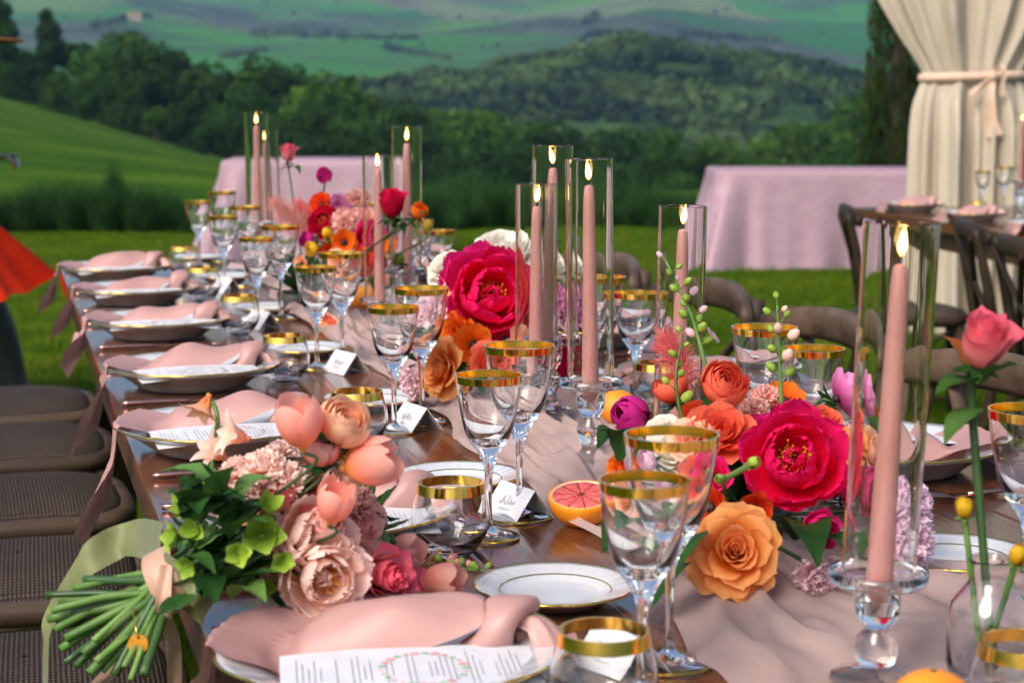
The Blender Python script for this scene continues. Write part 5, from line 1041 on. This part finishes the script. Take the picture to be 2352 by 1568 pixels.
# ============================================================ BRIDAL BOUQUET ON THE TABLE EDGE
bq = empty('bridal_bouquet', Z(430, 1320, TZ + .03), TA, label='peach and green bridal bouquet with ribbon lying over the table edge', cat='bouquet'); bpy.context.view_layer.update()
bind = Z(392, 1330, TZ + .045)
BQ = [('tulip', 692, 1005, .945, 44, (-.1, 1, .25), 'tul'), ('tulip', 815, 1070, .915, 46, (1, .25, .25), 'tul'), ('tulip', 985, 1335, .790, 36, (1, .1, .35), 'tul'), ('ranunculus', 790, 965, .955, 62, (.35, .7, .5), 'pch'), ('ranunculus', 705, 1135, .885, 66, (.25, .8, .75), 'gil'), ('open_ranunculus', 560, 1145, .870, 52, (-.1, .5, 1), 'pch'),
      ('peony', 715, 1245, .850, 72, (.5, .5, .9), 'blu'), ('peony', 740, 1325, .825, 70, (.4, .05, 1), 'blu'), ('rosebud', 875, 1320, .815, 58, (.7, .1, .8), 'ros'), ('rosebud', 815, 1225, .84, 48, (.6, .5, .6), 'sal'), ('trumpet', 470, 930, .955, 36, (-.4, -.9, .5), 'pch'), ('trumpet', 545, 1000, .930, 42, (-.8, .35, .5), 'blu'), ('trumpet', 500, 1040, .91, 40, (-.6, .6, .6), 'blu'),
      ('hellebore', 470, 1105, .885, 46, (-.4, .7, .8), 'hel'), ('hellebore', 420, 1160, .865, 48, (-.6, .5, .7), 'hel'), ('hellebore', 505, 1160, .870, 46, (.0, .5, 1), 'hel'), ('hellebore', 600, 1225, .850, 66, (.1, .5, 1), 'hel'), ('hellebore', 620, 1160, .875, 46, (.2, .9, .6), 'hel'), ('hellebore', 395, 1235, .845, 46, (-.8, .2, .6), 'hel'), ('hellebore', 480, 1270, .83, 44, (-.3, .1, 1), 'grn'), ('hellebore', 560, 1320, .815, 40, (.1, .1, 1), 'hel'), ('hellebore', 610, 1350, .80, 34, (.3, 0, 1), 'grn'), ('hellebore', 500, 1330, .81, 36, (-.2, 0, 1), 'hel'),
      ('hellebore', 440, 1215, .87, 40, (-.3, .3, 1), 'hel'), ('hellebore', 545, 1270, .855, 40, (0, .2, 1), 'grn'), ('hellebore', 430, 1300, .845, 36, (-.4, 0, 1), 'hel'), ('hellebore', 650, 1290, .83, 38, (.2, .1, 1), 'hel'), ('peony', 660, 1300, .82, 44, (.1, .1, 1), 'blu'), ('rosebud', 905, 1345, .80, 52, (.8, .05, .7), 'ros'), ('tulip', 760, 1180, .88, 36, (.3, 1, .3), 'tul'), ('rose', 830, 1290, .82, 44, (.5, .3, .9), 'sal'), ('ranunculus', 640, 1135, .89, 40, (0, .8, .7), 'gil'), ('frilly', 585, 1115, .895, 34, (-.2, .8, .6), 'blu'), ('peony', 800, 1335, .80, 46, (.5, .1, .9), 'blu'), ('tulip', 900, 1275, .80, 34, (1, .3, .3), 'tul'), ('frilly', 600, 1065, .915, 40, (-.1, .9, .5), 'blu'), ('frilly', 650, 1090, .905, 38, (0, .9, .6), 'blu'), ('frilly', 540, 1075, .905, 34, (-.3, .9, .5), 'blu'), ('frilly', 830, 1150, .87, 36, (.5, .7, .6), 'sal'), ('frilly', 860, 1180, .85, 30, (.6, .6, .5), 'sal'), ('ranunculus', 750, 1195, .87, 40, (.4, .6, .8), 'sal'), ('open_ranunculus', 850, 1260, .82, 36, (.6, .3, .8), 'hot2'), ('ranunculus', 930, 1290, .80, 30, (.9, .3, .5), 'sal'), ('open_ranunculus', 785, 1020, .93, 36, (.5, .8, .3), 'yel'), ('ranunculus', 740, 1030, .93, 46, (.2, .9, .2), 'sal'), ('frilly', 640, 1030, .92, 30, (-.2, 1, .2), 'blu'), ('open_ranunculus', 700, 1180, .86, 36, (0, .5, 1), 'blu'), ('ranunculus', 780, 1110, .9, 40, (.5, .7, .5), 'blu')]
for i, (kind, px, py, z, rpx, fc, col) in enumerate(BQ):
    z += .016 if kind == 'hellebore' else 0; p = Z(px, py, z); dd = facing(fc); Rr = rpx * (1.36 if kind != 'hellebore' else 1.0) * p.y / F
    flower(bq, kind, p - dd * Rr * .4, Rr, dd, col, 300 + i * 3, kind in ('tulip', 'hellebore', 'peony', 'rosebud', 'ranunculus') and rpx > 38, stem_to=None if kind == 'trumpet' else bind + Vector((random.uniform(-.012, .012), random.uniform(-.012, .012), random.uniform(-.012, .012))), stem_r=.0015, stem_mat=STEMD)
for i in range(84):                                         # green leaves through the bouquet
    px = random.uniform(400, 860) if i % 3 else random.uniform(400, 620); t = (px - 400) / 460; py = random.uniform(1150 + 20 * t, 1385); z = .80 + .085 * (1385 - py) / 230 + (.010 if px < 560 else -.03); p = Z(px, py, z); d = Vector((random.uniform(-.3, 1), random.uniform(-.6, .6), random.uniform(-.05, .5))).normalized()
    leafshape(bq, p, p + d * random.uniform(.035, .065), random.uniform(.009, .017), bend=random.uniform(-.1, .25), mat=LEAF if i % 3 == 0 else (STEM if i % 3 == 1 else leafmat('bouquet_leaf', (.025, .085, .015), (.06, .14, .03), .2, 30, .5)))
for i, (px, py) in enumerate([(105, 1365), (110, 1420), (125, 1445), (140, 1490), (150, 1520), (175, 1530), (205, 1545), (235, 1540), (262, 1550), (300, 1560), (118, 1400), (150, 1465), (330, 1548), (190, 1500), (135, 1382), (220, 1518), (165, 1410), (250, 1500), (285, 1530), (170, 1350), (195, 1330), (215, 1470)]):
    e = Z(px, py, TZ - .02 + .05 * (1560 - py) / 200 + random.uniform(-.006, .006)); b = MB(); inv = bq.matrix_world.inverted(); m_ = bind + Vector((random.uniform(-.004, .004), random.uniform(-.016, .016), random.uniform(-.014, .014)))
    far_ = bind + (bind - e).normalized() * .06
    b.add(*tube(spline([inv @ e, inv @ ((e + m_) / 2 + Vector((0, 0, random.uniform(-.004, .004)))), inv @ m_, inv @ far_], 6), random.uniform(.0024, .0046), 9)); b.build('stem', STEM if i % 4 else STEMD, bq)
RIB = pm('blush_ribbon', lin('#C79A84'), .4, col2=lin('#D2A894'), scale=30, transl=.15, sheen=.3); SILK = pm('olive_silk', lin('#7C8350'), .5, col2=lin('#8E9460'), scale=20, transl=.35, sheen=.4)
def ribbon(pts, wd, name, m, side=(1, 0, 0), tw=0):
    inv = bq.matrix_world.inverted(); P = spline([inv @ Vector(p) for p in pts], 8); V = []; n = len(P); sd = inv.to_3x3() @ Vector(side); wd = wd if hasattr(wd, '__len__') else [wd, wd]
    for i, p in enumerate(P):
        t = i / (n - 1); d = (P[min(i + 1, n - 1)] - P[max(i - 1, 0)]).normalized(); s = (sd - d * sd.dot(d)).normalized(); up = s.cross(d); a = tw * t; s2 = s * math.cos(a) + up * math.sin(a); w_ = wd[0] + (wd[1] - wd[0]) * t
        for k in range(7): c = -1 + k / 3; V.append(p + s2 * w_ * c + up * (.0015 * math.sin(c * 3 + i * .4)))
    return link(name, mesh(name, V, gridf(7, n), m), bq)
V, f = lathe([(.026, -.014), (.0285, -.012), (.029, 0), (.0285, .012), (.026, .014)], 30, close=False)
wr = link('ribbon_wrap', mesh('ribbon_wrap', V, f, RIB), bq); ax = (Z(700, 1200, .86) - Z(200, 1450, TZ)).normalized(); wr.matrix_local = bq.matrix_world.inverted() @ Matrix.Translation(bind) @ orient(ax).to_4x4()
ribbon([bind + Vector((0, -.026, .02)), bind + Vector((.0, -.034, -.02)), Z(398, 1480, TZ - .03), Z(402, 1600, TZ - .10)], .0068, 'ribbon_tail', RIB)
ribbon([bind + Vector((-.01, -.02, -.03)), Z(300, 1500, TZ - .06), Z(205, 1590, TZ - .12)], .0075, 'ribbon_tail', RIB)
ribbon([bind + Vector((-.01, .01, .028)), Z(300, 1235, TZ + .05), Z(200, 1290, TZ + .03), Z(125, 1400, TZ - .02), Z(105, 1500, TZ - .06), Z(100, 1600, TZ - .12)], [.020, .006], 'silk_tail', SILK, (0, .6, .8), .4)
ribbon([bind + Vector((.0, -.03, .0)), Z(440, 1370, TZ + .03), Z(480, 1400, TZ + .02), Z(455, 1350, TZ + .05), bind + Vector((0, -.02, .02))], .014, 'silk_bow', SILK, (0, .3, .9), .6)
V, f = lathe([(.0001, -.0008), (.0085, -.0008), (.0085, .0008), (.0001, .0008)], 26, close='sharp'); chm = link('gold_charm', mesh('gold_charm', V, f, pm('old_brass', lin('#A8752C'), .3, 1.0, col2=lin('#8A5A1C'), scale=60)), bq); chm.matrix_local = bq.matrix_world.inverted() @ Matrix.Translation(Z(328, 1462, TZ + .005) + Vector((0, -.02, 0))) @ orient(facing((0, .3, 1))).to_4x4()
b = MB(); inv = bq.matrix_world.inverted(); b.add(*tube(spline([inv @ (Z(316, 1380, TZ + .03) + Vector((0, -.02, 0))), inv @ (Z(322, 1420, TZ + .02) + Vector((0, -.02, 0))), inv @ (Z(328, 1450, TZ + .01) + Vector((0, -.02, 0)))], 5), .0007, 5)); b.build('charm_chain', GOLD, bq)
sprig(bq, Z(985, 1300, .79), Z(1110, 1310, .795), 'sal', 9, .006, .3, (0, 0, .0), 12)
b = MB()
inv = bq.matrix_world.inverted(); b.add(*tube(spline([inv @ Z(482, 1140, .87), inv @ Z(490, 1040, .905), inv @ Z(500, 960, .945), inv @ Z(478, 905, .962)], 8), .0021, 8)); b.build('stem', STEM, bq)
# ============================================================ CLOTHED SIDE TABLES
def hgt(x, y): return float(height(np.array([x]), np.array([y]))[0])
def clothed(x0, x1, yf, depth, ztop, label, seed, rot=0):
    r = random.Random(seed); cx_, cy_ = (x0 + x1) / 2, yf + depth / 2; g = hgt(cx_, cy_); hx, hy = (x1 - x0) / 2, depth / 2; per = []; n = 360
    tot = 4 * (hx + hy)
    for i in range(n):
        s = i / n * tot
        if s < 2 * hx: p = (-hx + s, -hy); nr = (0, -1)
        elif s < 2 * hx + 2 * hy: p = (hx, -hy + s - 2 * hx); nr = (1, 0)
        elif s < 4 * hx + 2 * hy: p = (hx - (s - 2 * hx - 2 * hy), hy); nr = (0, 1)
        else: p = (-hx, hy - (s - 4 * hx - 2 * hy)); nr = (-1, 0)
        per.append((p, nr, s))
    ph = [r.uniform(0, 6.28) for _ in range(6)]; lv = 26; V = []
    for k in range(lv):
        t = k / (lv - 1); z = ztop - (ztop - g) * t
        for (p, nr, s) in per:
            cd = min(math.hypot(abs(p[0]) - hx, abs(p[1]) - hy) for _ in (0,)); cd = math.hypot(hx - abs(p[0]), hy - abs(p[1])); corner = math.exp(-(cd / .30) ** 2)
            cn = Vector((p[0] / hx, p[1] / hy)).normalized() if corner > .02 else Vector(nr)
            fo = (.035 * math.sin(s * 9 + ph[0]) + .022 * math.sin(s * 17 + ph[1]) + .045 * math.sin(s * 4.2 + ph[2])) * t ** 1.3
            cf = corner * (.16 * t + .11 * t * math.sin(cd * 26 + ph[3])); out = fo + .05 * t + cf + .006
            if t == 0: out = 0
            d = (Vector(nr) * (1 - corner) + cn * corner); wav = .012 * math.sin(s * 11 + ph[4]) * (t > .95)
            V.append((p[0] + d.x * out, p[1] + d.y * out, z + wav + (.004 if k == lv - 1 else 0)))
    f = [[q[0], q[3], q[2], q[1]] for q in gridf(n, lv, True)]
    # rounded top
    base = len(V); V += [(p[0] * .985, p[1] * .97, ztop + .006) for p, _, _ in per]; f += [[base + i, i, (i + 1) % n, base + (i + 1) % n] for i in range(n)]; f.append([base + i for i in range(n)])
    o = empty('clothed_table', (cx_, cy_, 0), rot, label=label, cat='table', group='long side tables under pink cloths')
    link('tablecloth', mesh('tablecloth', V, f, LINEN), o)
    MB().box((-hx + .02, -hy + .02, ztop - .03), (hx - .02, hy - .02, ztop - .004)).build('tabletop', EDGEW, o, False)
    for sx in (-1, 1):
        for sy in (-1, 1): MB().box((sx * (hx - .12) - .02, sy * (hy - .1) - .02, g), (sx * (hx - .12) + .02, sy * (hy - .1) + .02, ztop - .031)).build('leg', EDGEW, o, False)
X_ = lambda px, d: (px - 1176) / F * d
clothed(X_(512, 14.9), X_(922, 14.9), 14.9, .75, CAMZ - (368 - 205) / F * 14.9, 'side table under a floor-length pink cloth, behind the far candles', 3)
clothed(X_(1645, 14.2), X_(2330, 14.2), 14.2, .75, CAMZ - (391 - 205) / F * 14.2, 'side table under a floor-length pink cloth, left of the tied curtain', 8)

# ============================================================ TIED CURTAIN
CREAM = pm('cream_voile', lin('#BFB2A0'), .8, col2=lin('#C9BEAC'), scale=3, transl=.2, spec=.15, stretch=(6, 6, .6)); TIE = pm('blush_tie', lin('#C9A891'), .75, col2=lin('#D2B5A0'), scale=20, sheen=.2)
cd_ = 9.8; cux = X_(2222, cd_); cu = empty('curtain', (cux, cd_, 0), 0, label='cream voile curtain gathered with a tied sash, right side', cat='curtain')
def curtain():
    n, lv = 260, 90; r = random.Random(4); ph = [r.uniform(0, 6.28) for _ in range(8)]; V = []; g = hgt(cux, cd_)
    zs = np.concatenate([np.linspace(g + .005, 1.26, 45), np.linspace(1.27, 1.33, 8), np.linspace(1.345, 3.1, 37)])
    for z in zs:
        hw = np.interp(z, [-.2, .3, .7, 1.0, 1.15, 1.23, 1.28, 1.32, 1.40, 1.50, 1.70, 2.1, 3.1], [.335, .325, .318, .315, .305, .285, .262, .266, .315, .385, .50, .70, 1.05]); hd = np.interp(z, [0, 1.0, 1.28, 1.6, 3.1], [.17, .17, .11, .16, .22])
        amp = np.interp(z, [0, 1.1, 1.27, 1.31, 1.6, 3], [.24, .22, .08, .08, .2, .2])
        for i in range(n):
            a = 2 * math.pi * i / n; w_ = a + .05 * math.sin(3 * a + ph[5]) + .03 * math.sin(z * 2 + ph[6])
            q = 1 + amp * (.55 * math.sin(13 * w_ + ph[0] + .25 * math.sin(z * 3)) + .45 * math.sin(23 * w_ + ph[1]) + .35 * math.sin(7 * w_ + ph[2] + z * .4)) * (.55 + .45 * abs(math.sin(a)))
            V.append((math.cos(a) * hw * (1 + (q - 1) * .5), math.sin(a) * hd * (1 + (q - 1) * 2.2), z))
    return mesh('drape', V, gridf(n, len(zs), True), CREAM)
link('drape', curtain(), cu)
b = MB(); b.add(*tube([(0, 0, hgt(cux, cd_) - .05), (0, 0, 3.1)], .045, 14)); b.build('post', pm('post_wood', (.3, .22, .15), .7, col2=(.36, .27, .19), scale=8), cu)
prof = []; th = np.linspace(0, 2 * np.pi, 80, endpoint=False); V = []
for dz, ro in ((-.022, .000), (-.020, .012), (0, .015), (.020, .012), (.022, .0)):
    V.append(np.stack([np.cos(th) * (.272 + ro), np.sin(th) * (.135 + ro), 1.297 + dz + .008 * np.cos(th)], 1))
sash = link('sash', mesh('sash', np.vstack(V), gridf(80, 5, True), TIE), cu)
def strip3(pts, wd, name, parent, m, side=(0, 0, 1)):
    P = spline(pts, 7); V = []; n = len(P); sd = Vector(side); wd = wd if hasattr(wd, '__len__') else (wd, wd)
    for i, p in enumerate(P):
        t = i / (n - 1); d = (P[min(i + 1, n - 1)] - P[max(i - 1, 0)]).normalized(); s = (sd - d * sd.dot(d)).normalized(); up = s.cross(d); w_ = wd[0] + (wd[1] - wd[0]) * t
        for k in range(5): c = -1 + k / 2; V.append(p + s * w_ * c + up * .006 * (1 - c * c))
    for i in range(len(V)): V[i] = Vector(V[i])
    n0 = len(V); return link(name, mesh(name, V, gridf(5, n), m), parent)
kx, ky, kz = .06, -.165, 1.295
b = MB(); V, f = lathe([(.0005, -.03), (.022, -.025), (.034, 0), (.024, .026), (.0005, .03)], 16); b.add(np.array(V) + np.array([kx, ky, kz]), f); b.build('sash_knot', TIE, cu)
strip3([(kx, ky, kz), (kx + .03, ky - .03, kz + .06), (kx + .055, ky - .04, kz + .02), (kx + .045, ky - .03, kz - .05), (kx + .055, ky - .025, kz - .10)], (.012, .018), 'sash_loop', cu, TIE, (1, .3, 0))
strip3([(kx, ky - .01, kz), (kx - .06, ky - .03, kz - .05), (kx - .11, ky - .03, kz - .10)], (.014, .02), 'sash_end', cu, TIE, (.5, 0, 1))
strip3([(kx, ky - .015, kz), (kx - .012, ky - .035, kz - .10), (kx - .006, ky - .03, kz - .22), (kx + .02, ky - .03, kz - .31)], (.016, .045), 'sash_end', cu, TIE, (1, 0, .1))

# ============================================================ SECOND DINING TABLE ON THE RIGHT
A2 = R(11); E2 = Vector((1.70, 7.45, 0)); EX2 = Vector((math.cos(A2), math.sin(A2), 0)); EY2 = Vector((-math.sin(A2), math.cos(A2), 0)); Z2 = .70; G2 = -.06
def T2(u, v, z=Z2): return E2 + EX2 * u + EY2 * v + Vector((0, 0, z))
t2 = empty('dining_table', T2(.5, -.6, 0), A2, label='second dark wooden dining table, cut off by the right edge of the picture', cat='table')
for i in range(7):
    MB().box((-.5 + i / 7 + .002, -2.0, Z2 - .04), (-.5 + (i + 1) / 7 - .002, 1.45, Z2)).build('plank', TABLEW, t2, False)
MB().box((-.45, -1.9, Z2 - .12), (.45, 1.35, Z2 - .0415)).build('apron', EDGEW, t2, False)
for x in (-.4, .4):
    for y in (-1.8, 1.25): MB().box((x - .045, y - .045, G2), (x + .045, y + .045, Z2 - .121)).build('leg', EDGEW, t2, False)
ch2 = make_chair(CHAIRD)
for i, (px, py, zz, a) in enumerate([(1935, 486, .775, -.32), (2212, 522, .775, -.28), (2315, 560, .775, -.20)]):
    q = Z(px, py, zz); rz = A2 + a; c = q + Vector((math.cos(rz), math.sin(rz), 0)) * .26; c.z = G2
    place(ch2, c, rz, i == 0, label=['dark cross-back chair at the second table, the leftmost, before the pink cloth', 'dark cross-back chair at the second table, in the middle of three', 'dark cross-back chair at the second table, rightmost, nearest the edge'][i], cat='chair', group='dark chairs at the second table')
for k, v in enumerate([.55, -.05, -.65, -1.25]):
    w_ = 'on the second table, %s place' % ['farthest', 'second farthest', 'third farthest', 'nearest'][k]
    put(P_PLATE, T2(.16, v, Z2 + .0012), 0, 'white gold-rimmed plate ' + w_, 'plate', 'plates on the second table')
    put(P_NAP[k % 4], T2(.17, v, Z2 + .0137), A2 + .1, 'knotted pink napkin ' + w_, 'napkin', 'napkins on the second table')
for px, py, pr, zz, lb in [(2258, 394, P_SMALL, .172, 'smaller gold-rimmed wine glass on the second table before the curtain'), (2307, 384, P_LARGE, .19, 'larger gold-rimmed goblet on the second table before the curtain'), (2246, 464, P_TUMB, .074, 'gold-rimmed tumbler on the second table before the curtain')]:
    q = Z(px, py, Z2 + zz); q.z = Z2 + .0012; put(pr, q, 0, lb, 'wine glass' if pr is not P_TUMB else 'tumbler', 'glassware on the second table')
put(P_BREAD, T2(.42, .42, Z2 + .0012), 0, 'small white bread plate on the second table', 'plate', 'plates on the second table')
candle(2349, 262, 7.4, 'the candle on the second table, at the right edge', 0, .270, (0, 0), Z2 + .001)

# ============================================================ PERSON AT THE LEFT EDGE
PX0, PY0 = -2.34, 7.0; PG = hgt(PX0, PY0)
pe = empty('person', (PX0, PY0, PG), 0, label='person in a flared orange dress and dark boots, mostly out of frame', cat='person')
J = {'pelvis': (0, 0, .93, .125), 'waist': (.0, .02, 1.05, .105), 'chest': (0, .02, 1.24, .125), 'neck0': (0, .01, 1.40, .055), 'neck': (0, -.01, 1.47, .048), 'chin': (.02, -.03, 1.53, .062), 'head': (.02, -.02, 1.60, .085), 'crown': (.02, -.01, 1.67, .062),
     'lhip': (-.09, 0, .88, .085), 'lknee': (-.11, -.03, .48, .055), 'lank': (-.12, .03, .09, .036), 'ltoe': (-.12, -.13, .035, .032), 'rhip': (.10, 0, .88, .085), 'rknee': (.30, -.10, .52, .058), 'rcalf': (.37, -.06, .34, .052), 'rank': (.42, 0, .09, .036), 'rtoe': (.52, -.10, .035, .032),
     'lsh': (-.16, .02, 1.36, .05), 'lel': (-.20, -.05, 1.10, .038), 'lwr': (-.02, -.26, 1.0, .026), 'lh': (.04, -.30, 1.0, .030), 'rsh': (.16, .02, 1.36, .05), 'rel': (.24, -.05, 1.10, .038), 'rwr': (.26, -.26, 1.0, .026), 'rh': (.27, -.32, 1.0, .030)}
ks = list(J); E_ = [('pelvis', 'waist'), ('waist', 'chest'), ('chest', 'neck0'), ('neck0', 'neck'), ('neck', 'chin'), ('chin', 'head'), ('head', 'crown'), ('pelvis', 'lhip'), ('lhip', 'lknee'), ('lknee', 'lank'), ('lank', 'ltoe'), ('pelvis', 'rhip'), ('rhip', 'rknee'), ('rknee', 'rcalf'), ('rcalf', 'rank'), ('rank', 'rtoe'), ('chest', 'lsh'), ('lsh', 'lel'), ('lel', 'lwr'), ('lwr', 'lh'), ('chest', 'rsh'), ('rsh', 'rel'), ('rel', 'rwr'), ('rwr', 'rh')]
fing = []
for h_, sx in (('lh', -1), ('rh', 1)):
    x, y, z, _ = J[h_]
    for k in range(4):
        a_, b_ = 'f%s%d' % (h_, k), 'g%s%d' % (h_, k); J[a_] = (x - .024 + .016 * k, y - .035, z - .004, .0085); J[b_] = (x - .026 + .017 * k, y - .065 + .004 * abs(k - 1.5), z + .004, .0075); E_ += [(h_, a_), (a_, b_)]
    a_ = 't' + h_; J[a_] = (x - sx * .035, y - .012, z + .018, .0085); b_ = 'u' + h_; J[b_] = (x - sx * .042, y - .035, z + .026, .0075); E_ += [(h_, a_), (a_, b_)]
ks = list(J); me = bpy.data.meshes.new('body'); me.from_pydata([J[k][:3] for k in ks], [(ks.index(a), ks.index(b)) for a, b in E_], []); SKIN = pm('skin', lin('#C08A70'), .5, col2=lin('#B87E66'), scale=12, sss=.2); BOOT = pm('dark_boots', (.012, .014, .02), .5, col2=(.02, .022, .03), scale=20)
me.materials.append(SKIN); bo = link('body', me, pe); md = bo.modifiers.new('skin', 'SKIN'); 
for i, k in enumerate(ks): me.skin_vertices[0].data[i].radius = (J[k][3], J[k][3])
me.skin_vertices[0].data[0].use_root = True; md.use_smooth_shade = True; sd_ = bo.modifiers.new('sub', 'SUBSURF'); sd_.levels = 1; sd_.render_levels = 2
for s_, pts in (('l', ['lhip', 'lknee', 'lank', 'ltoe']), ('r', ['rhip', 'rknee', 'rcalf', 'rank', 'rtoe'])):
    P = spline([J[k][:3] for k in pts], 6); rad = np.interp(np.linspace(0, 1, len(P)), np.linspace(0, 1, len(pts)), [J[k][3] + .016 for k in pts]).tolist(); b = MB(); b.add(*tube(P, rad, 14)); b.build('trouser_leg', BOOT, pe)
ORF = pm('orange_cloth', lin('#D83006'), .6, col2=lin('#BE2002'), scale=5, transl=.1, spec=.1); V = []; n = 120
for z, r_ in [(1.40, .07), (1.37, .17), (1.30, .175), (1.22, .165), (1.05, .135), (.95, .15), (.88, .20), (.80, .275), (.72, .345), (.64, .42), (.56, .49), (.505, .54)]:
    t = max(0, (.95 - z) / .45)
    for i in range(n): a = 2 * math.pi * i / n; q = r_ * (1 + t * (.055 * math.sin(9 * a + 1) + .03 * math.sin(17 * a))); V.append((q * math.cos(a), q * math.sin(a) * (.72 if z > .9 else .72 + .2 * t), z + t * (.035 * math.sin(3 * a + .6) + .015 * math.sin(9 * a))))
link('dress', mesh('dress', V, [[q[0], q[3], q[2], q[1]] for q in gridf(n, 12, True)], ORF), pe)
V, f = lathe([(.10, -.06), (.107, 0), (.100, .06), (.06, .105), (.0005, .118)], 20); hr = link('hair', mesh('hair', V, f, pm('dark_hair', (.012, .008, .006), .5, col2=(.03, .02, .015), scale=60)), pe, (.02, .0, 1.615))
V, f = lathe([(.10, .10), (.20, .088), (.36, .072), (.44, .066), (.446, .070), (.44, .077), (.36, .084), (.20, .10), (.105, .115), (.10, .17), (.085, .195), (.0005, .20)], 40); ht = link('sun_hat', mesh('sun_hat', V, f, pm('dark_straw', (.02, .014, .012), .8, col2=(.04, .028, .02), scale=60)), pe, (.03, 0, 1.375 - PG * 0), (0, R(2), 0))
V, f = lathe([(.437, .0655), (.449, .067), (.449, .0765), (.437, .0785)], 60); link('hat_edge', mesh('hat_edge', V, f, pm('amber_braid', lin('#B8741C'), .7, col2=lin('#9A5C12'), scale=60)), ht)
# silver tray carried at waist height
ty = empty('serving_tray', (X_(-70, 6.7) , 6.66, CAMZ - (366 - 205) / F * 6.66), 0, label='silver serving tray held at the left edge of the picture', cat='tray'); SIL = pm('brushed_silver', (.45, .48, .5), .3, 1.0, col2=(.38, .4, .43), scale=30)
def rrect(hx, hy, rc, n=8):
    o = []
    for cx_, cy_, a0 in ((hx - rc, hy - rc, 0), (-hx + rc, hy - rc, 90), (-hx + rc, -hy + rc, 180), (hx - rc, -hy + rc, 270)):
        for k in range(n + 1): a = R(a0 + 90 * k / n); o.append((cx_ + rc * math.cos(a), cy_ + rc * math.sin(a)))
    return o
lo = rrect(.165, .12, .03); V = [];  n = len(lo)
for sc__, z in ((.9, 0), (1.0, .002), (1.06, .018), (1.07, .020), (1.05, .019), (.98, .006), (.9, .004)): V += [(x * sc__, y * sc__, z) for x, y in lo]
link('dish', mesh('dish', V, gridf(n, 7, True) + [list(range(n))[::-1], [6 * n + k for k in range(n)]], SIL), ty)
for s_ in (-1, 1):
    b = MB(); b.add(*tube(spline([(s_ * .165, -.05, .012), (s_ * .19, -.03, -.01), (s_ * .185, 0, -.03), (s_ * .19, .03, -.01), (s_ * .165, .05, .012)], 5), .006, 7)); b.build('handle', SIL, ty)
